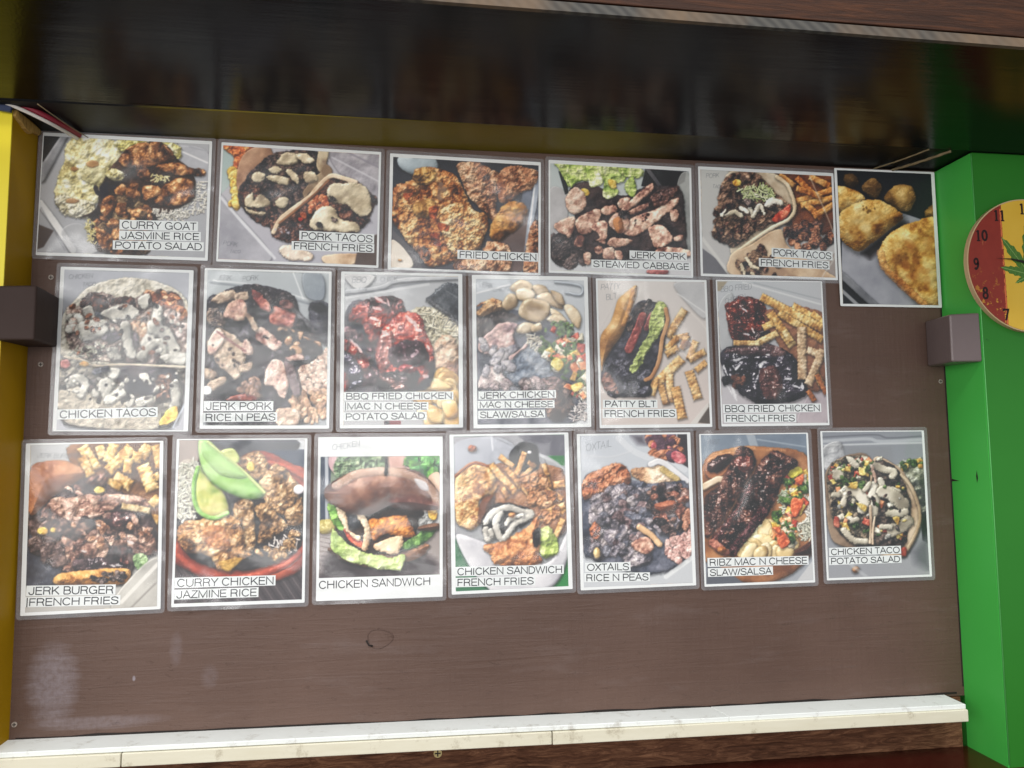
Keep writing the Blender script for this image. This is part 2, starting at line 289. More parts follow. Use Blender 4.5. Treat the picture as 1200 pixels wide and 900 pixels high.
# red and white twin cable at the top left corner, and a thin wire beside it
cb = empty('twin_cable', (-.60, -.09, .556), 'sagging red and white twin cable in the top left corner', 'cable')
RP = [(-.76, -.110, .580), (-.700, -.105, .5775), (-.655, -.100, .571), (-.617, -.090, .559), (-.588, -.072, .549), (-.576, -.045, .5475), (-.571, -.020, .549), (-.569, -.006, .5495)]
def sm(P, n=8):
    o = []
    for i in range(len(P) - 1):
        a, b, c, d = [Vector(P[max(0, min(len(P) - 1, i + j))]) for j in (-1, 0, 1, 2)]
        for t in [k / n for k in range(n)]: o.append(.5 * (2 * b + (c - a) * t + (2 * a - 5 * b + 4 * c - d) * t * t + (3 * b - a - 3 * c + d) * t ** 3))
    return o + [Vector(P[-1])]
def in_parent(o, p): o.parent = p; o.matrix_parent_inverse = Matrix.Translation(-p.location); return o
in_parent(tube('red_strand', sm(RP), .0052, M_RED, None, 10), cb); in_parent(tube('white_strand', sm([(x - .001, y - .003, z - .0078) for x, y, z in RP]), .0030, M_WHITE, None, 10), cb)
tag(tube('thin_wire', sm([(-.585, -.118, .5515), (-.572, -.095, .545), (-.56, -.06, .541), (-.548, -.02, .540)]), .0008, M_CORD, None, 6), 'very thin pale wire beside the red and white cable', 'wire')
bm = bmesh.new(); plate(bm, [(-.66, .556), (-.632, .556), (-.634, .545), (-.655, .5475)], -.099, -.094); tag(bm_obj('paint_tag', bm, mat_paint('torn_blue_plastic', srgb(38, 46, 70), srgb(60, 70, 96), .5, .3)), 'torn scrap of dark blue plastic in the top left corner over the cable', 'scrap')

# ------------------------------------------------------------------ lettering: a light grotesque drawn with single strokes
def arc(cx, cy, rx, ry, a0, a1, n=12): return [(cx + rx * math.cos(math.radians(a0 + (a1 - a0) * i / n)), cy + ry * math.sin(math.radians(a0 + (a1 - a0) * i / n))) for i in range(n + 1)]
def sc_(p, n=4): return [(q[0], q[2]) for q in sm([(a, 0, b) for a, b in p], n)]
GL = {'A': (.93, [[(.04, 0), (.465, 1), (.89, 0)], [(.2, .35), (.73, .35)]]), 'B': (.93, [[(.12, .03), (.12, .97), (.54, .97)] + arc(.54, .75, .24, .22, 90, -90) + [(.12, .53)], [(.12, .53), (.56, .53)] + arc(.56, .28, .28, .25, 90, -90) + [(.12, .03)]]),
 'C': (1., [arc(.52, .5, .42, .47, 35, 325, 24)]), 'D': (.99, [[(.12, .03), (.12, .97), (.44, .97)] + arc(.44, .5, .44, .47, 90, -90, 18) + [(.12, .03)]]), 'E': (.86, [[(.8, .96), (.12, .96), (.12, .04), (.82, .04)], [(.12, .52), (.76, .52)]]), 'F': (.8, [[(.76, .96), (.12, .96), (.12, 0)], [(.12, .51), (.68, .51)]]),
 'G': (1.07, [arc(.53, .5, .43, .47, 40, 318, 24), [(.92, 0), (.92, .47), (.56, .47)]]), 'H': (.99, [[(.12, 0), (.12, 1)], [(.87, 0), (.87, 1)], [(.12, .53), (.87, .53)]]), 'I': (.36, [[(.18, 0), (.18, 1)]]), 'J': (.74, [[(.6, 1), (.6, .28)] + arc(.34, .28, .26, .25, 0, -180) + [(.08, .34)]]),
 'K': (.93, [[(.12, 0), (.12, 1)], [(.82, 1), (.12, .34)], [(.36, .57), (.88, 0)]]), 'L': (.77, [[(.12, 1), (.12, .04), (.74, .04)]]), 'M': (1.15, [[(.11, 0), (.11, .97), (.575, .06), (1.04, .97), (1.04, 0)]]), 'N': (1., [[(.12, 0), (.12, .97), (.88, .05), (.88, 1)]]), 'O': (1.07, [arc(.535, .5, .45, .47, 90, 450, 32)]),
 'P': (.88, [[(.12, 0), (.12, .96), (.52, .96)] + arc(.52, .71, .28, .25, 90, -90) + [(.12, .46)]]), 'Q': (1.07, [arc(.535, .5, .45, .47, 90, 450, 32), [(.62, .24), (.98, -.06)]]), 'R': (.96, [[(.12, 0), (.12, .96), (.55, .96)] + arc(.55, .725, .27, .235, 90, -90) + [(.12, .49)], [(.55, .49), (.74, .40), (.78, .16), (.85, 0)]]),
 'S': (.92, [sc_([(.82, .72), (.74, .88), (.47, .97), (.2, .89), (.13, .74), (.22, .6), (.47, .52), (.74, .43), (.83, .26), (.73, .1), (.46, .03), (.17, .1), (.08, .3)])]), 'T': (.8, [[(.03, .96), (.77, .96)], [(.4, .96), (.4, 0)]]), 'U': (.98, [[(.12, 1), (.12, .35)] + arc(.49, .35, .37, .32, 180, 360) + [(.86, 1)]]),
 'V': (.86, [[(.03, 1), (.43, .03), (.83, 1)]]), 'W': (1.28, [[(.03, 1), (.34, .04), (.64, .96), (.94, .04), (1.25, 1)]]), 'X': (.86, [[(.06, 0), (.8, 1)], [(.06, 1), (.8, 0)]]), 'Y': (.86, [[(.03, 1), (.43, .42), (.83, 1)], [(.43, .42), (.43, 0)]]), 'Z': (.84, [[(.08, .96), (.76, .96), (.06, .04), (.8, .04)]]),
 '/': (.38, [[(.02, -.02), (.36, 1.02)]]), '|': (.26, [[(.08, -.14), (.08, 1.12)]]), ' ': (.38, [])}
def stroke(bm, P, w, y, d=None):
    P = [p for i, p in enumerate(P) if i == 0 or math.hypot(p[0] - P[i - 1][0], p[1] - P[i - 1][1]) > 1e-7]; n = len(P); L = []
    closed = math.hypot(P[0][0] - P[-1][0], P[0][1] - P[-1][1]) < 1e-6
    for i, p in enumerate(P):
        a = P[i - 1] if i else (P[-2] if closed else None); b = P[i + 1] if i < n - 1 else (P[1] if closed else None)
        def nv(s, e): l = math.hypot(e[0] - s[0], e[1] - s[1]); return (-(e[1] - s[1]) / l, (e[0] - s[0]) / l)
        n1 = nv(a, p) if a else None; n2 = nv(p, b) if b else None; n1 = n1 or n2; n2 = n2 or n1
        mx, mz = n1[0] + n2[0], n1[1] + n2[1]; l = math.hypot(mx, mz) or 1; mx /= l; mz /= l; k = w / 2 / max(.45, mx * n1[0] + mz * n1[1]); L.append((p[0] + mx * k, p[1] + mz * k, p[0] - mx * k, p[1] - mz * k))
    V = [(bm.verts.new((a, y, b)), bm.verts.new((c, y, e))) for a, b, c, e in L]
    for (a, b), (c, e) in zip(V, V[1:]): bm.faces.new((a, b, e, c))
def text_width(s): return sum(GL[c][0] for c in s) - .12
def write(bm, s, x, z, h, sx, w, y, ang=0, slant=0, jit=0, rnd=None):
    ca, sa = math.cos(ang), math.sin(ang); cx = 0; k = 0
    for c in s:
        ad, st = GL[c]; jx = jz = 0
        if jit: jx, jz = rnd.uniform(-jit, jit), rnd.uniform(-jit, jit)
        for p in st:
            k += 1; Q = []
            for u, v in p:
                uu = (cx + u + slant * v + jx) * sx * h; ww = (v + jz) * h; Q.append((x + uu * ca - ww * sa, z + uu * sa + ww * ca))
            stroke(bm, Q, w, y - (k % 7) * 1.2e-5)
        cx += ad
# ---------------------------------------------------------------- printed food pictures, painted in numpy
import numpy as np
_r = np.random.RandomState(7)
def _up(a, n):
    m = a.shape[0]; t = np.arange(n) * m / n; i = t.astype(int); f = t - i; f = f * f * (3 - 2 * f); j = (i + 1) % m
    b = a[i] * (1 - f)[:, None] + a[j] * f[:, None]
    return b[:, i] * (1 - f)[None] + b[:, j] * f[None]
def _fb(n=512, base=8, octs=5, g=.55, ridge=False):
    s = np.zeros((n, n)); w = 1; tot = 0
    for o in range(octs):
        a = _up(_r.rand(base * 2 ** o, base * 2 ** o), n)
        if ridge: a = 1 - abs(a * 2 - 1)
        s += a * w; tot += w; w *= g
    s /= tot; s -= s.mean(); s = s / (s.std() * 4.2) + .5
    return np.clip(s, 0, 1)
NS = [_fb(), _fb(ridge=True), _fb(octs=2), _fb(octs=6, g=.75), _fb(octs=3, g=.42), _fb(octs=3, g=.42, ridge=True)]
def noise(X, Y, f, k=0, seed=0):
    s = 512 / (8. * f)
    return NS[k][((Y * s + seed * 137.3) % 512).astype(int), ((X * s + seed * 71.7) % 512).astype(int)]
def ramp(c, t):
    c = np.array(c, float); t = np.clip(t, 0, .9999) * (len(c) - 1); i = t.astype(int); f = (t - i)[..., None]
    return c[i] * (1 - f) + c[i + 1] * f
def smooth(pts, n=6):
    p = np.array(pts, float); out = []; m = len(p)
    for i in range(m):
        a, b, c, d = p[i - 1], p[i], p[(i + 1) % m], p[(i + 2) % m]
        for t in np.arange(n) / n:
            out.append(.5 * (2 * b + (c - a) * t + (2 * a - 5 * b + 4 * c - d) * t * t + (3 * b - a - 3 * c + d) * t ** 3))
    return np.array(out)
def smooth_open(pts, n=6):
    p = np.array(pts, float)
    if len(p) < 3: return p
    q = np.vstack([2 * p[0] - p[1], p, 2 * p[-1] - p[-2]]); out = []
    for i in range(1, len(q) - 2):
        a, b, c, d = q[i - 1:i + 3]
        for t in np.arange(n) / n:
            out.append(.5 * (2 * b + (c - a) * t + (2 * a - 5 * b + 4 * c - d) * t * t + (3 * b - a - 3 * c + d) * t ** 3))
    out.append(p[-1])
    return np.array(out)
# colour ramp, feature size, bump, dome radius, gloss, outline wobble, noise kind
MT = dict(
 potato=dict(c=[(128,112,70),(190,178,122),(226,217,168),(240,236,205)], f=26, b=13, R=50, sp=.25, w=10, k=0),
 goat=dict(c=[(38,22,14),(98,60,34),(160,108,66),(215,165,118)], f=24, b=13, R=30, sp=.5, w=9, k=0),
 ricebed=dict(c=[(150,140,112),(215,210,190),(240,238,226)], f=9, b=6, R=20, sp=.2, w=8, k=3),
 tort=dict(c=[(160,128,100),(205,176,146),(228,205,178)], f=60, b=2.5, R=9, sp=.1, w=2, k=0),
 tortw=dict(c=[(165,158,148),(200,194,182),(222,216,206)], f=40, b=3, R=10, sp=.1, w=3, k=0),
 crumb=dict(c=[(16,12,15),(40,29,30),(92,60,52),(150,112,95)], f=12, b=12, R=20, sp=.35, w=8, k=0),
 cream=dict(c=[(150,134,112),(196,180,150),(222,208,180)], f=42, b=7, R=20, sp=.35, w=7, k=2),
 creamw=dict(c=[(128,126,122),(178,176,168),(214,212,204)], f=36, b=6, R=16, sp=.35, w=6, k=2),
 crust=dict(c=[(88,44,18),(170,104,56),(216,154,98),(246,204,150)], f=17, b=17, R=60, sp=.22, w=9, k=0),
 pork=dict(c=[(98,62,54),(170,125,108),(212,170,148),(232,202,182)], f=22, b=6, R=16, sp=.25, w=6, k=0),
 char=dict(c=[(10,9,12),(32,28,32),(70,60,60),(130,112,106)], f=14, b=10, R=20, sp=.5, w=8, k=0),
 dark=dict(c=[(12,10,14),(30,26,34),(52,44,50)], f=30, b=6, R=20, sp=.2, w=6, k=0),
 fry=dict(c=[(164,104,48),(216,162,90),(240,204,138)], f=14, b=4, R=16, sp=.2, w=2, k=0),
 fryp=dict(c=[(150,118,78),(208,180,130),(232,212,172)], f=14, b=4, R=16, sp=.2, w=2, k=0),
 let=dict(c=[(70,104,28),(134,170,60),(188,212,112),(226,238,176)], f=36, b=10, R=14, sp=.3, w=8, k=1),
 bbq=dict(c=[(34,6,8),(94,20,18),(150,48,38),(196,96,80)], f=40, b=16, R=42, sp=1.2, w=8, k=1),
 bbqd=dict(c=[(8,6,9),(28,16,20),(64,34,34),(116,74,66)], f=34, b=14, R=40, sp=1.5, w=8, k=1),
 mac=dict(c=[(168,124,66),(214,176,116),(236,210,160)], f=40, b=3, R=24, sp=.45, w=2, k=2),
 bun=dict(c=[(120,62,30),(176,108,62),(206,146,96),(222,172,126)], f=90, b=3, R=90, sp=.35, w=3, k=0),
 tom=dict(c=[(140,40,30),(196,72,50),(226,124,92)], f=16, b=3, R=9, sp=.6, w=3, k=0),
 dice=dict(c=[(180,120,40),(220,176,70),(236,214,120)], f=14, b=3, R=8, sp=.4, w=3, k=0),
 herb=dict(c=[(26,50,22),(64,98,40),(126,156,84)], f=10, b=4, R=6, sp=.4, w=4, k=0),
 pasty=dict(c=[(128,82,34),(184,138,70),(214,178,112),(226,198,140)], f=30, b=4, R=62, sp=.2, w=4, k=0),
 foam=dict(c=[(150,152,158),(188,190,196),(212,214,218)], f=90, b=3, R=8, sp=.15, w=1, k=0),
 flat=dict(c=[(128,128,128),(140,140,140)], f=60, b=0, R=1, sp=0, w=0, k=0),
)
def M(n, c=None, **k):
    d = dict(MT[n])
    if c is not None: d['c'] = c
    d.update(k); return d
class Pic:
    def __init__(s, quad, long_side=400, L=(-.45, -.6, .66), bg=((196, 197, 198), (168, 170, 174)), seed=1):
        q = np.array(quad, float); wd = np.hypot(*(q[1] - q[0])); ht = np.hypot(*(q[3] - q[0]))
        k = long_side / max(wd, ht); s.W, s.H = int(wd * k), int(ht * k)
        src = [(0, 0), (1, 0), (1, 1), (0, 1)]; A = []; B = []
        for (u, v), (x, y) in zip(src, q):
            A += [[u, v, 1, 0, 0, 0, -u * x, -v * x], [0, 0, 0, u, v, 1, -u * y, -v * y]]; B += [x, y]
        h = np.linalg.solve(A, B); u, v = np.meshgrid((np.arange(s.W) + .5) / s.W, (np.arange(s.H) + .5) / s.H)
        w = h[6] * u + h[7] * v + 1
        s.X = (h[0] * u + h[1] * v + h[2]) / w; s.Y = (h[3] * u + h[4] * v + h[5]) / w
        s.px = 1 / k; s.L = np.array(L) / np.linalg.norm(L); s.seed = seed; s.r = np.random.RandomState(seed)
        t = (v * .8 + u * .2 + .15 * (noise(s.X, s.Y, 160, 2, seed) - .5))[..., None]
        s.img = np.array(bg[0], float) * (1 - t) + np.array(bg[1], float) * t
    def _box(s, x0, y0, x1, y1):
        m = (s.X > x0) & (s.X < x1) & (s.Y > y0) & (s.Y < y1)
        r = np.where(m.any(1))[0]; c = np.where(m.any(0))[0]
        return None if len(r) < 3 or len(c) < 3 else (slice(r[0], r[-1] + 1), slice(c[0], c[-1] + 1))
    def solid(s, sdf, box, m, sh=14, a=1, arc=None, stretch=None, soft=1.):
        x0, y0, x1, y1 = box; p = sh * 1.6 + m['w'] + 4; sl = s._box(x0 - p, y0 - p, x1 + p, y1 + p)
        if sl is None: return
        s.seed += 1; X, Y = s.X[sl], s.Y[sl]; d = sdf(X, Y); fq = m['f'] * 1.55; tone = s.r.uniform(.93, 1.1)
        arcv = None
        if isinstance(d, tuple): d, arcv = d
        if m['w']: d = d + m['w'] * 2 * ((.6 * noise(X, Y, max(16, m['w'] * 4.5), 4, s.seed) + .5 * noise(X, Y, max(7, m['w'] * 1.8), 0, s.seed + 3)) - .55)
        if sh:
            k = max(1, int(sh * .45 / s.px)); ds = np.roll(np.roll(d, k, 0), k // 2, 1); ds[:k] = d[:k]; ds[:, :k] = d[:, :k]
            q = np.clip(1 + ds / sh, 0, 1) ** 2; s.img[sl] *= (1 - .34 * a * q)[..., None]
        Xn, Yn = X, Y
        if stretch is not None:
            an, st = stretch; ca, sa = np.cos(an), np.sin(an); Xn = (X * ca + Y * sa) / st; Yn = -X * sa + Y * ca
        n1 = noise(Xn, Yn, fq, m['k'], s.seed); n2 = noise(Xn, Yn, fq * 2.4, 0, s.seed + 5); n3 = noise(Xn, Yn, fq * .35, 0, s.seed + 9)
        nh = noise(Xn, Yn, fq * 1.2, {0: 4, 1: 5, 2: 2, 3: 4}[m['k']], s.seed); t = np.clip(d / m['R'], 0, 1); h = m['R'] * .6 * np.sqrt(np.clip(1 - (1 - t) ** 2, 0, 1)) + m['b'] * (1.5 * nh + .16 * n1 + .06 * n3 + 1.5 * n2) * min(1., m['f'] / 10.)
        cr = 0
        if arcv is not None and arc: cr = np.sin(arcv * 2 * np.pi / arc); h = h + arc * .008 * cr
        gy, gx = np.gradient(h, s.px); nz = 1 / np.sqrt(gx * gx + gy * gy + 1)
        lam = np.clip((-gx * s.L[0] - gy * s.L[1] + s.L[2]) * nz, 0, 1.2) / s.L[2]
        col = ramp(m['c'], np.clip(.54 + .78 * (n1 - .5) + .7 * (n2 - .5) + .03 * cr, 0, 1)) * (.54 + .46 * np.clip(lam, 0, 1.35))[..., None]
        col = col * tone
        if m['sp']:
            Hh = s.L + [0, 0, 1]; Hh = Hh / np.linalg.norm(Hh); q = np.clip((-gx * Hh[0] - gy * Hh[1] + Hh[2]) * nz, 0, 1)
            col += (150 * m['sp'] * q ** 26 * (n3 > .45))[..., None]
        al = (np.clip(d / (s.px * soft * 2.3) + .5, 0, 1) * a)[..., None]
        s.img[sl] = s.img[sl] * (1 - al) + np.clip(col, 0, 255) * al
    def G(s, pts, m, curve=True, **k):
        P = smooth(pts) if curve else np.array(pts, float)
        def sdf(X, Y):
            d2 = np.full(X.shape, 1e12); ins = np.zeros(X.shape, bool)
            for i in range(len(P)):
                a, b = P[i - 1], P[i]; e = b - a; wx, wy = X - a[0], Y - a[1]
                t = np.clip((wx * e[0] + wy * e[1]) / (e @ e + 1e-9), 0, 1)
                d2 = np.minimum(d2, (wx - e[0] * t) ** 2 + (wy - e[1] * t) ** 2)
                c = (a[1] > Y) != (b[1] > Y)
                if e[1]: ins ^= c & (X < a[0] + (Y - a[1]) * e[0] / e[1])
            return np.sqrt(d2) * np.where(ins, 1, -1)
        s.solid(sdf, (P[:, 0].min(), P[:, 1].min(), P[:, 0].max(), P[:, 1].max()), m, **k)
    def E(s, cx, cy, rx, ry, ang, m, **k):
        an = np.radians(ang); ca, sa = np.cos(an), np.sin(an)
        def sdf(X, Y):
            x = (X - cx) * ca + (Y - cy) * sa; y = -(X - cx) * sa + (Y - cy) * ca
            r = np.sqrt((x / rx) ** 2 + (y / ry) ** 2); return (1 - r) * min(rx, ry)
        R = max(rx, ry); s.solid(sdf, (cx - R, cy - R, cx + R, cy + R), m, **k)
    def K(s, pts, w, m, w2=None, arc=None, curve=True, **k):
        P = smooth_open(pts) if curve else np.array(pts, float); w2 = w if w2 is None else w2
        L = np.concatenate([[0], np.cumsum(np.hypot(*np.diff(P, axis=0).T))])
        def sdf(X, Y):
            best = np.full(X.shape, -1e9); ar = np.zeros(X.shape)
            for i in range(len(P) - 1):
                a, e = P[i], P[i + 1] - P[i]; wx, wy = X - a[0], Y - a[1]
                t = np.clip((wx * e[0] + wy * e[1]) / (e @ e + 1e-9), 0, 1)
                l = L[i] + t * (L[i + 1] - L[i]); d = w + (w2 - w) * l / L[-1] - np.hypot(wx - e[0] * t, wy - e[1] * t)
                u = d > best; best[u] = d[u]; ar[u] = l[u]
            return best, ar
        mm = dict(m); mm['R'] = min(m['R'], max(w, w2)); R = max(w, w2)
        s.solid(sdf, (P[:, 0].min() - R, P[:, 1].min() - R, P[:, 0].max() + R, P[:, 1].max() + R), mm, arc=arc, **k)
    def F(s, x0, y0, x1, y1, w=24, m=None, arc=20, **k):   # a crinkle cut fry with squared ends
        m = m or MT['fry']; w = w * .76; v = np.array([x1 - x0, y1 - y0], float); l = np.hypot(*v); v /= l; c = np.array([x0 + x1, y0 + y1]) / 2.
        def sdf(X, Y):
            x = (X - c[0]) * v[0] + (Y - c[1]) * v[1]; y = -(X - c[0]) * v[1] + (Y - c[1]) * v[0]
            ww = w + w * .05 * np.sin(x * 2 * np.pi / arc)
            return np.minimum(l / 2 - abs(x), ww - abs(y)), x
        R = l / 2 + w; s.solid(sdf, (c[0] - R, c[1] - R, c[0] + R, c[1] + R), dict(m, R=w * .8), arc=arc, **k)
    def inside(s, poly):
        p = np.array(poly, float); lo, hi = p.min(0), p.max(0)
        while True:
            x, y = lo + (hi - lo) * s.r.rand(2); c = False
            for i in range(len(p)):
                a, b = p[i - 1], p[i]
                if (a[1] > y) != (b[1] > y) and x < a[0] + (y - a[1]) * (b[0] - a[0]) / (b[1] - a[1]): c = not c
            if c: return x, y
    def SC(s, poly, n, size, mats, el=1.5, ang=None, sh=8, a=1, box=False):
        mats = mats if isinstance(mats, list) else [mats]; q = sorted([s.inside(poly) for _ in range(n)], key=lambda p: p[1])
        for x, y in q:
            z = s.r.uniform(*size); m = mats[s.r.randint(len(mats))]; an = s.r.uniform(0, 180) if ang is None else ang + s.r.normal(0, 18)
            e = 1 + (el - 1) * s.r.rand() * 1.3; m = dict(m, R=min(m['R'], z * .7), w=min(m['w'], z * .3), f=min(m['f'], max(z, 6)))
            if box:
                an = np.radians(an); u = np.array([np.cos(an), np.sin(an)]) * z * e; v = np.array([-np.sin(an), np.cos(an)]) * z * .8; c = np.array([x, y])
                s.G([c + u + v * s.r.uniform(.7, 1.2), c - u + v, c - u * s.r.uniform(.7, 1.1) - v, c + u - v], m, curve=False, sh=sh, a=a)
            else: s.E(x, y, z * e, z, an, m, sh=sh, a=a)
    def rice(s, poly, n, c=((205, 200, 188), (244, 242, 234)), l=11, w=3.6, ang=None):
        for _ in range(n):
            x, y = s.inside(poly); an = s.r.uniform(0, np.pi); u = np.array([np.cos(an), np.sin(an)]) * l * s.r.uniform(.6, 1.1); k = s.r.rand()
            c0 = np.array(c[0]) * (1 - k) + np.array(c[1]) * k
            s.K([(x - u[0], y - u[1]), (x + u[0], y + u[1])], w, dict(MT['flat'], c=[c0, c0 * 1.04], R=w, sp=.1), curve=False, sh=5)
    def line(s, pts, w, c, a=.8):
        s.K(pts, w, dict(MT['flat'], c=[c, c]), curve=len(pts) > 2, sh=0, a=a, soft=1.5)
    def fill(s, pts, c, c2=None, curve=False, a=1, sh=0, soft=1.5, f=120):
        s.G(pts, dict(MT['flat'], c=[c, c2 or c], f=f), curve=curve, sh=sh, a=a, soft=soft)
    def speck(s, poly, n, size, c, a=.8):
        for _ in range(n):
            x, y = s.inside(poly); z = s.r.uniform(*size); s.E(x, y, z * s.r.uniform(1, 1.8), z, s.r.uniform(0, 180), dict(MT['flat'], c=[c, c], w=1), sh=0, a=a)
    def done(s, sat=.9, gam=1.0):
        im = s.img; g = s.r.normal(0, 2.2, im.shape[:2])[..., None]
        b = (np.roll(im, 1, 0) + np.roll(im, -1, 0) + np.roll(im, 1, 1) + np.roll(im, -1, 1)) / 4
        im = im * .25 + b * .75; b = (np.roll(im, 1, 0) + np.roll(im, 1, 1)) / 2; im = im * .7 + b * .3; im = im * sat + im.mean(2, keepdims=True) * (1 - sat); im = np.clip(im / 255, 0, 1) ** gam; im = im + .35 * (im - .42) * im * (1 - im) * 4 * .8; im = 255 * np.clip(im * [1.02, 1., .97], 0, 1)
        return np.clip(im + g, 0, 255) / 255.
# ---------------------------------------------------------------- the nineteen food prints
FRY = lambda: M('fry')
def pic_goat():
    p = Pic([(110, 100), (1120, 158), (1100, 845), (80, 812)], bg=((176, 178, 184), (150, 152, 158)), seed=11)
    p.fill([(90, 90), (215, 100), (105, 270)], (18, 16, 20))
    p.G([(215, 95), (260, 110), (120, 380), (100, 390), (100, 270)], M('foam', R=18, c=[(120, 122, 128), (168, 170, 176)]), curve=False)
    p.fill([(80, 640), (180, 680), (120, 780), (70, 800)], (70, 60, 60), (96, 86, 84))
    p.K([(95, 515), (190, 640), (300, 800)], 22, M('foam', c=[(178, 180, 184), (214, 216, 220)])); p.line([(130, 560), (280, 790)], 4, (226, 228, 232)); p.line([(100, 540), (250, 800)], 3, (120, 122, 128))
    p.G([(230, 680), (350, 640), (470, 790), (300, 830)], M('foam'), a=.6)
    p.G([(880, 180), (1110, 200), (1100, 420), (960, 380)], M('foam', c=[(170, 172, 180), (200, 202, 212)]), a=.7); p.line([(930, 190), (1110, 270)], 4, (226, 228, 236)); p.line([(1000, 170), (1115, 200)], 5, (150, 152, 160))
    p.G([(250, 150), (330, 110), (470, 105), (560, 150), (600, 240), (560, 330), (500, 420), (430, 520), (300, 570), (190, 520), (190, 380), (230, 270)], M('potato'))
    p.G([(400, 300), (520, 300), (500, 400), (400, 400), (340, 350)], M('potato', c=[(150, 134, 88), (200, 190, 140), (220, 212, 165)], R=30), a=.8)
    p.G([(560, 130), (900, 140), (920, 250), (600, 200)], M('potato', c=[(150, 140, 70), (220, 208, 130), (238, 230, 180)], f=14), a=.95)
    p.G([(190, 470), (330, 490), (430, 520), (420, 600), (250, 590)], M('potato', c=[(150, 140, 110), (205, 200, 176), (226, 222, 205)], f=14), a=.9)
    for c in [(300, 305, 26, 12), (410, 275, 40, 22), (290, 500, 40, 16)]: p.E(*c, 0, M('bun', c=[(150, 96, 50), (190, 140, 90)], R=10), a=.75, sh=4)
    p.rice([(990, 400), (1110, 380), (1100, 560), (960, 620), (760, 610), (780, 540)], 260)
    p.rice([(370, 600), (440, 600), (450, 780), (390, 740)], 60, c=((190, 176, 110), (236, 224, 170)))
    base = [(560, 250), (700, 150), (840, 150), (920, 240), (1020, 330), (1030, 480), (900, 560), (800, 620), (740, 820), (500, 820), (420, 740), (400, 600), (340, 600), (440, 540), (470, 400)]
    p.G(base, M('dark', c=[(20, 13, 12), (48, 32, 26), (80, 56, 42)], R=14))
    p.speck([(430, 420), (560, 380), (520, 470), (450, 520)], 14, (10, 22), (26, 22, 40))
    p.SC([(600, 480), (800, 500), (740, 800), (500, 800), (430, 640)], 46, (18, 34), [M('goat'), M('goat', c=[(60, 44, 30), (120, 96, 68), (176, 152, 116)])], 1.6)
    g = MT['goat']
    for q in [[(570, 250), (650, 160), (760, 150), (880, 180), (900, 250), (780, 290), (640, 300)], [(760, 150), (830, 150), (850, 200), (890, 230), (850, 260), (760, 250)],
              [(800, 290), (900, 265), (1000, 295), (1095, 320), (1080, 345), (960, 345), (860, 325)], [(820, 440), (900, 370), (1010, 370), (1030, 460), (980, 520), (870, 530), (790, 520)],
              [(680, 310), (740, 300), (780, 350), (830, 370), (780, 400), (700, 370)], [(545, 430), (590, 400), (620, 420), (600, 460), (555, 460)], [(620, 450), (650, 390), (700, 400), (700, 480), (650, 490)],
              [(720, 420), (790, 400), (830, 440), (790, 480), (730, 490)], [(480, 500), (520, 460), (560, 500), (530, 590), (470, 580)], [(560, 520), (620, 510), (620, 570), (570, 590)], [(500, 640), (560, 610), (580, 650), (530, 670)], [(430, 660), (520, 700), (540, 780), (470, 790)]]:
        p.G(q, M('goat', b=9, f=20))
    p.G([(490, 330), (540, 300), (610, 330), (590, 380), (520, 370)], M('potato', f=14))
    p.rice([(760, 340), (890, 350), (860, 390), (780, 380)], 26, c=((220, 205, 140), (246, 238, 190)))
    p.rice([(770, 545), (860, 560), (1000, 560), (980, 610), (800, 590)], 70)
    p.rice([(380, 600), (430, 640), (440, 760), (410, 740)], 20, c=((190, 176, 110), (236, 224, 170)))
    return p.done(.92, 1.0)
def blobs(p, L, m):
    for q in L: (p.K(q[1], q[0], m) if isinstance(q[0], (int, float)) else p.G(q, m))
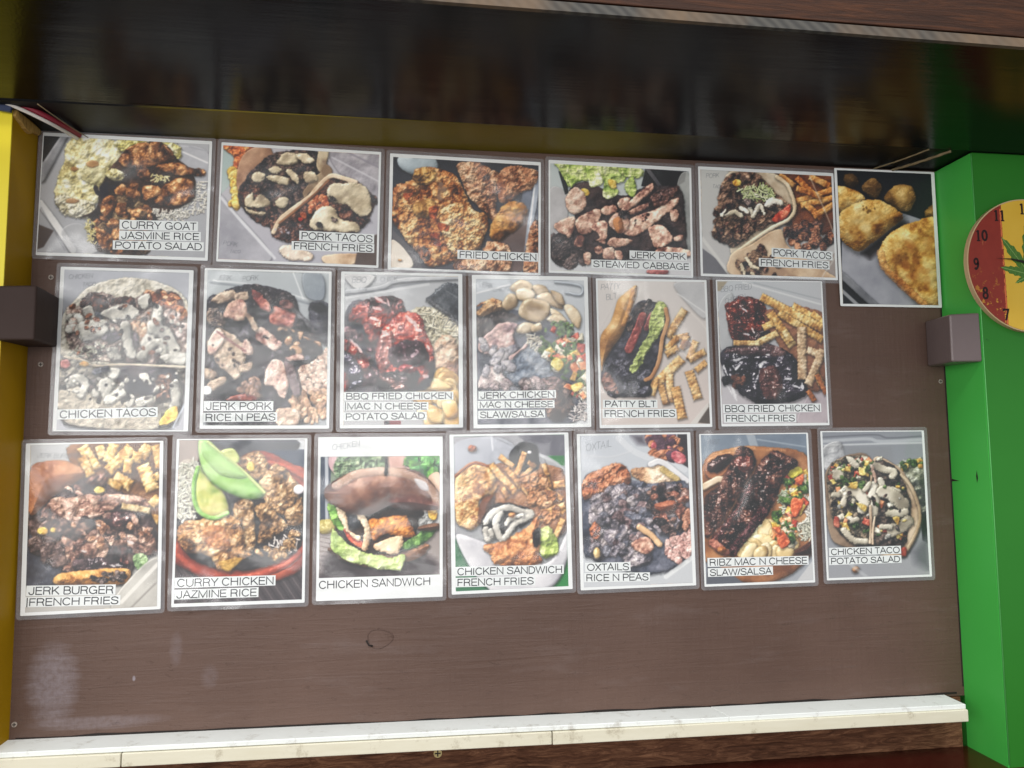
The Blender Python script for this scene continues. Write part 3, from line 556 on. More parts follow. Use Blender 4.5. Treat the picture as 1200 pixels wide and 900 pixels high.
def pic_tacos_wide():
    p = Pic([(92, 78), (1095, 158), (1090, 862), (65, 828)], bg=((182, 180, 188), (168, 168, 180)), seed=21)
    p.fill([(60, 60), (190, 100), (180, 300), (60, 420)], (190, 204, 204), (170, 190, 190))
    p.G([(60, 420), (180, 520), (420, 800), (300, 860), (50, 860)], M('foam', c=[(150, 150, 160), (190, 190, 200)]), a=.7); p.line([(80, 420), (200, 560), (440, 820)], 9, (206, 208, 218)); p.line([(190, 540), (420, 790)], 3, (228, 230, 238))
    p.G([(780, 120), (1100, 150), (1100, 460), (900, 330)], M('foam', c=[(150, 146, 156), (196, 192, 200)], f=50, b=8), a=.8); p.line([(800, 170), (1100, 330)], 5, (212, 212, 222)); p.line([(900, 140), (1100, 240)], 6, (138, 134, 146))
    p.G([(90, 80), (290, 90), (200, 220), (190, 330), (150, 300), (160, 160)], M('crust', c=[(150, 70, 40), (210, 120, 70), (236, 170, 110)]))
    p.SC([(100, 200), (170, 200), (200, 480), (140, 500), (170, 360)], 14, (20, 34), M('fry', c=[(190, 130, 50), (232, 190, 90), (246, 218, 140)]))
    p.G([(220, 150), (300, 95), (400, 100), (420, 200), (330, 330), (200, 380), (185, 260)], M('tort', c=[(110, 78, 62), (158, 122, 98), (190, 152, 126)]))
    p.G([(200, 380), (330, 200), (460, 130), (720, 130), (760, 240), (660, 420), (520, 500), (420, 620), (250, 520)], M('crumb', c=[(14, 12, 20), (38, 32, 42), (84, 66, 62), (130, 104, 92)]))
    p.SC([(190, 380), (300, 340), (450, 520), (440, 640), (300, 560)], 60, (10, 20), [MT['crumb'], M('crumb', c=[(60, 30, 26), (110, 70, 58), (160, 120, 100)])])
    p.K([(745, 140), (735, 220), (770, 270), (700, 330), (650, 400)], 34, M('tort', c=[(140, 116, 92), (206, 186, 152), (226, 208, 176)]))
    blobs(p, [[(440, 200), (490, 140), (570, 140), (580, 200), (500, 215)], [(570, 150), (640, 140), (690, 190), (620, 205)], [(390, 240), (440, 220), (480, 245), (430, 270)], [(280, 280), (320, 250), (375, 280), (340, 320), (290, 315)],
              [(380, 290), (450, 280), (530, 300), (510, 345), (430, 320)], [(500, 250), (540, 240), (590, 300), (580, 335), (530, 290)], [(620, 265), (680, 260), (710, 310), (640, 330)], [(240, 430), (290, 390), (300, 440), (340, 400), (400, 440), (390, 480), (290, 490), (240, 470)],
              [(440, 440), (500, 420), (530, 440), (500, 490), (450, 480)], [(240, 490), (290, 510), (380, 520), (360, 545), (280, 530)]], MT['cream'])
    p.G([(660, 400), (790, 290), (950, 320), (1040, 400), (1080, 440), (1040, 560), (1000, 620), (900, 690), (600, 720), (450, 690), (420, 640), (480, 560)], M('crumb', c=[(16, 12, 18), (46, 32, 36), (100, 66, 56), (150, 104, 84)]))
    p.SC([(680, 420), (780, 380), (760, 480), (600, 560)], 16, (14, 26), M('tom', c=[(130, 60, 36), (190, 104, 66), (214, 140, 100)]))
    p.K([(950, 330), (860, 300), (790, 290), (720, 350), (660, 420), (540, 510), (470, 570), (430, 650)], 15, M('tort', c=[(170, 140, 112), (208, 184, 156), (226, 208, 184)])); p.K([(780, 320), (700, 400), (560, 520), (470, 590)], 9, M('tort', c=[(120, 78, 52), (164, 118, 86)]), sh=5)
    blobs(p, [[(770, 400), (800, 340), (880, 335), (990, 345), (1050, 430), (1050, 520), (990, 550), (930, 510), (900, 470), (840, 470), (780, 430)], [(660, 590), (700, 520), (760, 480), (830, 500), (860, 560), (960, 590), (980, 640), (880, 650), (760, 640), (680, 625)]], MT['cream'])
    for x, y in [(810, 435), (820, 570), (728, 605), (1066, 440), (1020, 560)]: p.E(x, y, 24, 14, 40, M('char'))
    p.E(604, 568, 16, 14, 0, MT['tom']); p.speck([(430, 620), (640, 600), (640, 640), (480, 680)], 16, (3, 6), (170, 168, 180))
    p.G([(470, 760), (530, 730), (680, 790), (670, 830), (530, 830)], M('cream', c=[(160, 140, 126), (206, 184, 164), (226, 208, 190)])); p.G([(760, 800), (980, 790), (940, 860), (780, 860)], MT['tort']); p.fill([(980, 700), (1100, 660), (1100, 870), (950, 870)], (70, 56, 50), (96, 76, 66))
    return p.done()
def pic_fried():
    p = Pic([(85, 105), (1045, 170), (1045, 870), (78, 842)], bg=((44, 48, 58), (92, 92, 100)), seed=31)
    p.E(250, 150, 140, 80, 10, M('foam', c=[(150, 166, 176), (176, 190, 200)], R=60)); p.fill([(960, 200), (1045, 200), (1045, 870), (880, 860)], (70, 78, 92), (110, 116, 130)); p.K([(1040, 260), (990, 560), (900, 850)], 20, M('foam', c=[(120, 128, 142), (160, 168, 182)])); p.line([(1020, 300), (960, 850)], 5, (220, 222, 228))
    p.fill([(780, 560), (980, 480), (940, 860), (700, 860)], (98, 84, 84), (130, 112, 106)); p.fill([(85, 590), (220, 720), (300, 860), (85, 860)], (84, 82, 88), (106, 104, 110))
    p.G([(75, 670), (140, 690), (225, 800), (200, 850), (70, 850)], M('foam', c=[(176, 160, 144), (210, 200, 188)], R=8)); p.E(138, 795, 16, 10, 0, MT['crust'])
    C = MT['crust']; D = M('crust', c=[(84, 48, 30), (156, 104, 74), (204, 156, 122), (226, 188, 156)])
    p.G([(510, 160), (640, 145), (720, 180), (800, 240), (790, 330), (770, 430), (790, 520), (740, 530), (690, 470), (600, 390), (550, 280)], D)
    p.G([(800, 200), (880, 170), (960, 180), (1040, 210), (1010, 320), (920, 350), (860, 410), (790, 400), (780, 300)], M('crust', c=[(90, 52, 32), (160, 108, 78), (206, 160, 126)]))
    p.G([(820, 430), (900, 400), (970, 440), (950, 540), (860, 620), (800, 670), (730, 640), (740, 560)], M('crust', f=34, c=[(104, 60, 24), (184, 126, 66), (214, 164, 100)])); p.G([(950, 800), (1000, 560), (1045, 560), (1045, 870), (960, 870)], D)
    p.G([(700, 690), (760, 665), (860, 700), (860, 860), (700, 860)], D); p.G([(520, 790), (760, 780), (760, 860), (520, 860)], D)
    p.G([(90, 310), (160, 285), (230, 240), (240, 190), (330, 175), (420, 190), (500, 230), (560, 330), (600, 420), (640, 470), (700, 480), (725, 550), (690, 640), (660, 720), (520, 790), (400, 830), (320, 830), (250, 740), (140, 610), (85, 540), (85, 440)], M('crust', R=90))
    p.G([(400, 470), (500, 420), (600, 440), (690, 500), (720, 560), (660, 700), (520, 760), (430, 640)], M('crust', f=13, c=[(140, 84, 44), (210, 150, 96), (240, 196, 140), (250, 222, 176)]), sh=26, a=.95)
    p.G([(220, 230), (280, 180), (360, 190), (370, 260), (300, 290), (240, 290)], M('crust', c=[(100, 66, 30), (180, 134, 76), (220, 180, 120)]), sh=18)
    p.G([(90, 320), (160, 285), (235, 310), (235, 360), (150, 350), (110, 440), (88, 440)], M('crust', c=[(120, 66, 34), (196, 130, 84), (232, 176, 130)]), sh=18)
    p.G([(230, 420), (330, 390), (380, 440), (330, 510), (240, 500)], M('crust', c=[(130, 90, 44), (196, 150, 90), (220, 186, 130)], f=24), sh=16)
    for q in [[(330, 450), (390, 440), (370, 520), (330, 500)], [(150, 350), (220, 350), (180, 400)], [(340, 620), (400, 620), (410, 700), (370, 690)], [(390, 540), (460, 570), (440, 600), (390, 590)]]: p.G(q, M('crust', c=[(90, 34, 16), (150, 66, 34), (196, 100, 60)], R=10), sh=0, a=.85)
    p.speck([(390, 230), (440, 340), (430, 420), (380, 400)], 10, (8, 18), (130, 104, 88), .7)
    return p.done()
def pic_cabbage():
    p = Pic([(62, 72), (1030, 128), (1048, 855), (52, 832)], bg=((170, 182, 184), (190, 190, 196)), seed=41)
    p.G([(60, 250), (180, 300), (160, 560), (60, 560)], M('foam', c=[(170, 166, 168), (204, 200, 204)]), a=.7); p.fill([(730, 110), (1010, 130), (1000, 200), (900, 260), (700, 230)], (14, 13, 18)); p.K([(740, 110), (830, 230)], 14, M('foam', c=[(60, 58, 64), (110, 108, 112)]))
    p.G([(950, 200), (1040, 180), (1040, 700), (960, 620)], M('foam', c=[(120, 124, 124), (176, 178, 176)]), a=.8)
    p.G([(300, 200), (560, 300), (740, 230), (960, 250), (1000, 420), (1010, 600), (980, 700), (600, 750), (300, 760), (120, 800), (55, 720), (60, 590), (240, 500), (180, 300)], M('dark', c=[(22, 17, 20), (52, 42, 44), (84, 68, 66)]))
    p.fill([(120, 130), (170, 125), (190, 280), (165, 290)], (26, 30, 34)); LT = MT['let']
    for q in [[(95, 75), (190, 78), (240, 130), (200, 240), (170, 200), (120, 110)], [(180, 80), (330, 80), (350, 180), (260, 200), (200, 240)], [(320, 90), (430, 90), (430, 210), (350, 240), (330, 180)], [(400, 90), (560, 100), (590, 190), (500, 220), (540, 270), (480, 320), (430, 290), (440, 200)], [(540, 110), (650, 105), (720, 120), (700, 170), (600, 170)], [(585, 210), (640, 170), (670, 250), (650, 310), (600, 280)]]: p.G(q, M('let', f=28, c=[(96, 122, 50), (156, 180, 88), (196, 212, 132), (222, 230, 178)]))
    p.G([(470, 190), (520, 190), (525, 240), (490, 245)], MT['dice']); p.E(305, 275, 34, 26, 15, MT['dice'])
    P = MT['pork']
    p.SC([(60, 600), (300, 560), (330, 760), (130, 800)], 26, (26, 46), M('char', c=[(30, 26, 28), (66, 56, 56), (100, 84, 80)]))
    for q in [[(165, 320), (230, 240), (300, 280), (310, 370), (250, 430), (190, 410)], [(80, 510), (200, 445), (240, 480), (200, 590), (160, 580)], [(235, 480), (310, 420), (400, 390), (420, 440), (340, 560), (260, 560)], [(420, 390), (500, 360), (530, 400), (480, 430), (430, 425)], [(530, 350), (570, 310), (625, 320), (600, 370), (550, 390)], [(540, 410), (740, 230), (785, 215), (775, 265), (650, 370), (570, 420)], [(600, 410), (740, 345), (760, 370), (640, 430)],
              [(560, 540), (640, 450), (780, 400), (900, 330), (960, 310), (940, 370), (840, 450), (700, 560), (620, 580)], [(470, 480), (520, 420), (600, 430), (620, 500), (570, 560), (500, 530)], [(340, 520), (420, 470), (460, 490), (460, 580), (430, 630), (390, 560)], [(220, 640), (260, 580), (300, 590), (290, 650), (250, 660)], [(380, 610), (440, 600), (440, 640)], [(460, 640), (500, 590), (640, 610), (580, 650), (520, 665)], [(750, 520), (850, 505), (920, 590), (880, 640), (800, 660), (770, 600)], [(370, 670), (420, 650), (430, 700), (390, 710)], [(430, 680), (500, 660), (510, 740), (440, 745)], [(510, 690), (560, 690), (570, 745), (530, 745)], [(820, 660), (960, 660), (1040, 680), (1040, 720), (820, 720)], [(290, 710), (340, 700), (340, 780), (300, 780)], [(930, 580), (990, 570), (980, 615), (930, 610)], [(900, 400), (960, 400), (950, 470), (910, 470)]]: p.G(q, P)
    p.G([(500, 470), (560, 450), (575, 540), (530, 560)], M('bun', c=[(176, 100, 50), (214, 140, 80)]), a=.8, sh=3)
    p.G([(750, 350), (800, 260), (870, 250), (940, 225), (960, 250), (900, 330), (800, 380)], M('char', c=[(20, 15, 18), (56, 40, 40), (120, 84, 74)])); p.E(578, 425, 40, 30, 0, MT['char'])
    p.speck([(620, 430), (800, 420), (650, 520)], 14, (4, 8), (40, 28, 28)); p.G([(750, 820), (880, 815), (870, 850), (760, 850)], M('pork', c=[(130, 70, 70), (190, 120, 116)]))
    return p.done(.88, .97)
def pic_tacos_slaw():
    p = Pic([(38, 82), (642, 102), (668, 580), (40, 568)], bg=((184, 186, 184), (176, 174, 176)), seed=51)
    p.fill([(30, 440), (110, 500), (170, 590), (30, 590)], (92, 92, 98), (120, 120, 126)); p.line([(40, 400), (180, 590)], 8, (214, 214, 212)); p.fill([(560, 560), (680, 440), (680, 600), (560, 600)], (150, 140, 136))
    p.G([(300, 90), (660, 90), (660, 330), (560, 380), (440, 330)], M('dark', c=[(84, 44, 24), (130, 76, 44)]))
    for f in [(400, 100, 470, 150), (480, 110, 560, 190), (540, 105, 640, 150), (470, 225, 650, 165), (500, 240, 660, 200), (520, 230, 600, 300), (560, 290, 660, 230), (480, 160, 600, 200)]: p.F(*f, 19, M('fry', c=[(156, 86, 36), (206, 136, 70), (232, 178, 112)]))
    p.SC([(430, 310), (540, 320), (655, 350), (640, 430), (500, 450), (430, 400)], 60, (9, 18), [MT['crumb'], M('crumb', c=[(90, 50, 36), (150, 96, 70), (190, 140, 110)])])
    p.G([(350, 90), (420, 120), (470, 200), (470, 270), (400, 340), (280, 420), (180, 480), (170, 400), (150, 220), (170, 90)], M('tort', c=[(170, 146, 120), (214, 196, 170), (230, 218, 198)]))
    p.G([(130, 150), (200, 95), (310, 100), (400, 200), (460, 250), (440, 300), (320, 350), (200, 430), (150, 420), (90, 390), (110, 280)], M('crumb', c=[(22, 16, 16), (62, 46, 40), (120, 92, 76), (168, 136, 112)]))
    p.SC([(100, 260), (250, 230), (330, 330), (180, 430), (100, 390)], 60, (9, 18), [MT['crumb'], M('crumb', c=[(50, 36, 30), (100, 76, 62), (160, 130, 108)])])
    p.rice([(210, 170), (330, 145), (385, 185), (360, 215), (240, 220)], 120, c=((170, 186, 120), (228, 234, 196)), l=14, w=3)
    p.E(205, 140, 20, 18, 0, MT['dice']); p.G([(370, 300), (450, 235), (440, 290), (390, 320)], MT['tom'])
    p.K([(190, 470), (260, 420), (360, 350), (450, 300), (472, 240), (440, 150), (390, 110)], 9, M('tort', c=[(190, 160, 124), (228, 208, 178), (240, 226, 204)]))
    blobs(p, [(9, [(150, 290), (190, 275), (220, 290)]), (10, [(265, 260), (280, 290), (310, 240), (330, 280)]), (12, [(340, 240), (370, 220), (410, 230)]), (8, [(220, 255), (250, 270)]), (6, [(130, 290), (150, 265)])], M('cream', c=[(180, 168, 144), (226, 218, 196), (240, 234, 220)]))
    for q in [(250, 225), (265, 232), (370, 258)]: p.E(*q, 20, 15, 0, MT['char'])
    p.G([(170, 480), (260, 430), (400, 350), (450, 440), (640, 560), (640, 585), (200, 585)], M('tort', c=[(130, 100, 80), (186, 156, 126), (214, 190, 160)]), a=.9)
    p.SC([(200, 500), (360, 420), (420, 540), (380, 580), (230, 580)], 50, (9, 18), [MT['crumb'], M('crumb', c=[(60, 46, 38), (120, 92, 72), (170, 140, 112)])]); blobs(p, [(9, [(245, 490), (270, 530), (300, 540)]), (7, [(220, 520), (235, 570)]), (7, [(270, 560), (280, 580)])], MT['cream'])
    p.line([(540, 100), (668, 420), (600, 585)], 3, (214, 210, 204), .5)
    return p.done()
def pic_patties():
    p = Pic([(667, 85), (1107, 98), (1140, 718), (697, 702)], bg=((22, 27, 36), (40, 46, 56)), seed=61, L=(-.3, -.7, .65))
    p.fill([(690, 420), (900, 260), (1140, 340), (1140, 720), (690, 720)], (120, 122, 132), (156, 158, 166)); p.fill([(690, 560), (860, 720), (690, 720)], (40, 42, 48)); p.K([(690, 570), (850, 720)], 16, M('foam', c=[(90, 92, 98), (150, 152, 158)])); p.line([(690, 640), (770, 715)], 8, (168, 170, 174))
    for q in [[(700, 110), (740, 100), (770, 140), (740, 165), (705, 150)]]: p.G(q, M('pasty', c=[(60, 44, 24), (96, 74, 44)]))
    p.G([(780, 160), (830, 120), (875, 160), (850, 215), (800, 190)], M('pasty', c=[(90, 64, 34), (140, 108, 64), (160, 130, 84)])); p.G([(885, 210), (940, 155), (1010, 155), (1035, 210), (1000, 275), (930, 260)], M('pasty', c=[(96, 70, 36), (150, 118, 68), (172, 144, 96)]))
    p.G([(1075, 275), (1130, 240), (1140, 320), (1090, 310)], M('pasty', c=[(96, 70, 36), (150, 118, 68)])); p.G([(650, 170), (720, 165), (800, 215), (740, 270), (650, 290)], MT['pasty'])
    p.fill([(780, 470), (960, 320), (1000, 330), (820, 500)], (52, 48, 52), soft=8); p.G([(675, 300), (730, 250), (820, 220), (900, 240), (975, 300), (900, 370), (820, 430), (765, 462), (700, 420), (676, 380)], M('pasty'), sh=30)
    p.G([(860, 470), (900, 390), (1000, 335), (1150, 330), (1150, 715), (1060, 715), (960, 620), (880, 540)], M('pasty'), sh=34); p.K([(870, 470), (890, 540), (970, 620), (1070, 712)], 18, M('pasty', c=[(140, 80, 40), (190, 130, 74), (212, 160, 104)], f=12), arc=30, sh=0, a=.6)
    p.speck([(780, 250), (860, 260), (800, 300)], 6, (3, 7), (110, 84, 44)); p.speck([(920, 400), (1120, 400), (1100, 640), (960, 560)], 16, (8, 20), (176, 116, 60), .35)
    return p.done(.92, 1.05)
def pic_chicken_tacos():
    p = Pic([(97, 52), (715, 65), (695, 852), (52, 855)], bg=((162, 166, 176), (170, 172, 182)), seed=71)
    W = MT['tortw']; CW = MT['creamw']
    p.G([(150, 200), (230, 130), (400, 90), (560, 110), (680, 170), (720, 260), (710, 520), (420, 525), (90, 490), (80, 300)], M('tortw', c=[(170, 164, 150), (208, 202, 186), (226, 222, 210)], b=5, f=14))
    p.G([(190, 200), (260, 160), (420, 200), (520, 150), (650, 170), (700, 260), (710, 500), (420, 515), (160, 480), (100, 330)], M('crumb', c=[(50, 42, 44), (100, 84, 82), (150, 134, 126), (196, 184, 172)], f=18), sh=8)
    p.SC([(190, 190), (420, 190), (440, 230), (200, 250)], 34, (12, 24), [M('crumb', c=[(26, 16, 18), (66, 38, 32), (116, 72, 58)])]); p.SC([(500, 170), (640, 160), (690, 280), (540, 240)], 26, (14, 26), [M('crumb', c=[(50, 26, 20), (110, 62, 44), (176, 112, 80)]), M('crust', c=[(120, 62, 36), (190, 120, 80), (226, 176, 140)])])
    p.SC([(100, 260), (180, 250), (200, 380), (120, 350)], 16, (14, 26), [M('pork', c=[(130, 96, 84), (190, 160, 146), (220, 200, 190)]), CW]); p.SC([(440, 280), (520, 290), (530, 420), (460, 400)], 16, (12, 22), [M('pork', c=[(120, 80, 60), (190, 150, 120), (226, 200, 176)])]); p.SC([(600, 260), (700, 300), (700, 420), (620, 360)], 16, (14, 24), [M('pork', c=[(110, 90, 86), (180, 160, 154), (214, 200, 196)])])
    p.E(330, 380, 50, 34, 10, M('char', c=[(30, 28, 34), (66, 62, 72), (110, 104, 112)])); p.E(440, 400, 30, 50, 10, M('char', c=[(36, 30, 34), (70, 60, 66), (110, 100, 106)])); p.E(270, 280, 30, 24, 0, M('char', c=[(50, 54, 64), (84, 90, 100)]))
    blobs(p, [[(190, 240), (230, 230), (245, 290), (200, 285)], [(280, 260), (400, 215), (470, 270), (400, 300), (310, 295)], [(180, 310), (300, 300), (300, 370), (200, 400), (170, 350)], [(460, 190), (520, 165), (520, 230), (480, 240)], (26, [(400, 330), (410, 400), (430, 470)]), (26, [(560, 250), (550, 330), (500, 420)]), (34, [(540, 330), (600, 370), (640, 440)]), (22, [(480, 480), (530, 420), (580, 410), (590, 460)]), [(300, 440), (360, 440), (380, 500), (320, 490)], [(570, 480), (700, 460), (700, 520), (620, 515)]], CW)
    p.rice([(150, 440), (290, 420), (280, 500), (110, 480)], 40, c=((140, 142, 130), (206, 206, 190)), l=16)
    p.G([(60, 500), (250, 530), (420, 525), (700, 535), (690, 700), (600, 850), (150, 840), (60, 740)], M('crumb', c=[(44, 42, 46), (92, 88, 86), (150, 144, 132), (196, 190, 176)], f=18)); p.K([(95, 485), (180, 500), (250, 528), (400, 522), (700, 532)], 7, M('tortw', c=[(170, 158, 140), (216, 206, 188)]))
    p.G([(360, 540), (640, 545), (640, 640), (520, 680), (400, 650)], M('dark', c=[(26, 28, 38), (56, 56, 66), (86, 80, 84)])); p.SC([(560, 580), (640, 560), (650, 690), (560, 700)], 14, (12, 22), [M('crumb', c=[(30, 22, 22), (110, 70, 54), (190, 160, 140)])])
    p.G([(70, 660), (200, 640), (360, 700), (540, 760), (540, 850), (140, 830), (60, 740)], M('tortw', c=[(160, 150, 136), (204, 196, 180)], b=5, f=14), a=.85)
    blobs(p, [(22, [(120, 610), (160, 590), (200, 620), (180, 670)]), (20, [(280, 650), (290, 610), (330, 620), (300, 680)]), (20, [(230, 640), (250, 670)]), (26, [(320, 700), (380, 660)]), (18, [(420, 720), (430, 690)]), [(310, 540), (370, 545), (360, 590), (320, 590)], [(470, 570), (510, 565), (535, 620), (490, 610)], (24, [(470, 710), (520, 700)]), (26, [(650, 620), (655, 700), (640, 740)])], CW)
    p.SC([(110, 230), (690, 200), (700, 500), (160, 490)], 60, (5, 12), [MT['char'], M('crust', c=[(110, 64, 44), (176, 120, 90)]), MT['creamw']], 1.8, sh=4); p.SC([(80, 560), (660, 560), (640, 720), (100, 700)], 46, (5, 12), [MT['char'], MT['creamw']], 1.8, sh=4)
    p.E(100, 520, 26, 24, 0, M('tom', c=[(160, 90, 90), (196, 130, 126)])); p.E(195, 520, 24, 12, 0, MT['dice']); p.G([(570, 820), (610, 750), (660, 730), (660, 790), (610, 825)], MT['dice'])
    p.line([(640, 840), (700, 720)], 5, (190, 198, 214)); p.K([(250, 560), (310, 545)], 14, M('char', c=[(50, 52, 62), (96, 98, 108)]))
    return p.done(.88, 1.0)
def pic_pork_peas():
    p = Pic([(62, 58), (682, 68), (672, 850), (40, 850)], bg=((176, 184, 190), (150, 154, 160)), seed=81)
    p.line([(80, 120), (300, 150), (600, 230)], 6, (132, 138, 146)); p.line([(90, 110), (320, 135), (620, 215)], 4, (214, 220, 226)); p.G([(550, 70), (650, 80), (655, 200), (570, 190)], M('foam', c=[(116, 124, 134), (144, 152, 160)], R=6)); p.line([(500, 70), (550, 200)], 3, (210, 216, 222))
    p.G([(585, 240), (620, 210), (690, 240), (690, 420), (640, 420), (590, 330)], M('char', c=[(34, 34, 42), (60, 60, 70), (84, 84, 94)], b=2, R=60)); p.E(630, 245, 46, 24, 20, M('char', c=[(16, 16, 22), (36, 36, 44)], b=1))
    p.G([(60, 230), (100, 180), (280, 130), (480, 170), (540, 280), (640, 440), (680, 700), (520, 850), (150, 850), (45, 800), (45, 400)], M('char', c=[(16, 15, 22), (36, 34, 44), (66, 60, 66)], f=30))
    p.K([(520, 280), (570, 320), (610, 380), (635, 460)], 12, M('char', c=[(60, 60, 66), (110, 110, 116)], b=1), arc=12)
    p.SC([(440, 370), (570, 330), (620, 440), (500, 480)], 30, (14, 24), [M('mac', c=[(110, 80, 60), (176, 136, 104), (210, 174, 146)]), M('char')], 1.6)
    p.G([(530, 560), (600, 520), (680, 460), (680, 660), (560, 680)], M('dark', c=[(130, 96, 88), (170, 136, 126)])); p.SC([(530, 570), (620, 520), (685, 440), (685, 650), (570, 690)], 110, (10, 16), [M('mac', c=[(160, 126, 112), (214, 182, 164), (236, 212, 198)], sp=.2)], 1.9, sh=6)
    p.SC([(480, 700), (680, 670), (685, 800), (600, 840), (520, 800)], 90, (10, 17), [M('mac', c=[(130, 98, 76), (190, 150, 122), (220, 188, 160)], sp=.2)], 1.9, sh=6); p.SC([(200, 640), (320, 620), (330, 700), (230, 690)], 20, (12, 20), [M('mac', c=[(100, 76, 66), (160, 128, 110)])], 1.5)
    P = M('pork', c=[(120, 84, 80), (188, 150, 138), (214, 184, 170), (230, 206, 194)]); PG = M('pork', c=[(110, 90, 78), (176, 152, 132), (204, 184, 164)]); RD = M('pork', c=[(120, 60, 56), (180, 112, 100), (206, 150, 136)])
    for q, m in [([(80, 215), (130, 170), (200, 160), (205, 200), (140, 225)], PG), ([(200, 180), (270, 165), (270, 200), (210, 220)], PG), ([(140, 290), (175, 220), (240, 210), (262, 260), (250, 310), (190, 310)], M('pork', c=[(150, 100, 90), (206, 166, 146), (226, 196, 172)])), ([(55, 270), (100, 250), (150, 300), (145, 355), (90, 340), (60, 320)], M('char', c=[(60, 50, 50), (110, 96, 88), (160, 140, 124)])),
                 ([(388, 250), (430, 240), (508, 268), (505, 330), (470, 345), (385, 325)], RD), ([(60, 430), (110, 355), (200, 390), (260, 460), (250, 540), (215, 615), (150, 570), (110, 530), (85, 480)], PG), ([(60, 430), (110, 360), (150, 390), (120, 460), (75, 490)], P), ([(310, 370), (340, 345), (400, 390), (445, 430), (410, 470), (370, 450), (310, 410)], P), ([(240, 430), (270, 410), (300, 480), (250, 480)], P), ([(255, 280), (290, 290), (320, 350), (300, 370)], PG),
                 ([(350, 640), (370, 540), (420, 510), (480, 560), (470, 690), (440, 710), (400, 650)], P), ([(450, 510), (500, 530), (545, 680), (500, 690)], M('pork', c=[(100, 84, 88), (150, 132, 134)])), ([(460, 500), (530, 480), (560, 510), (490, 520)], P), ([(45, 560), (100, 570), (110, 600), (60, 620)], PG), ([(230, 540), (290, 530), (280, 570), (230, 580)], PG), ([(165, 715), (220, 690), (300, 700), (310, 722), (170, 724)], RD), ([(415, 770), (520, 765), (528, 840), (420, 845)], M('pork', c=[(150, 118, 104), (204, 176, 156), (224, 202, 184)])), ([(580, 480), (650, 470), (560, 520)], M('char', c=[(70, 72, 84), (110, 112, 124)])), ([(60, 640), (130, 600), (160, 620), (90, 680)], PG)]: p.G(q, m)
    for q in [[(270, 160), (320, 125), (390, 190), (390, 270), (300, 240)], [(420, 180), (470, 165), (510, 230), (510, 270), (440, 240), (410, 215)], [(540, 400), (620, 430), (640, 470), (560, 480)]]: p.G(q, M('char', c=[(20, 17, 20), (52, 46, 50), (96, 86, 86)]))
    p.G([(285, 165), (320, 165), (385, 240), (370, 270), (310, 230)], RD); p.G([(430, 215), (480, 205), (500, 250), (450, 250)], M('pork', c=[(84, 54, 52), (130, 92, 84)])); p.speck([(60, 430), (250, 430), (220, 560), (140, 560)], 8, (4, 9), (50, 40, 40)); p.E(357, 395, 16, 9, 40, MT['char'], sh=0)
    p.line([(110, 370), (180, 420), (255, 470)], 5, (110, 50, 56), .6); p.speck([(50, 560), (330, 600), (300, 720), (60, 720)], 14, (3, 7), (130, 124, 130), .6); p.G([(40, 650), (80, 655), (80, 690), (40, 690)], M('foam'))
    return p.done()
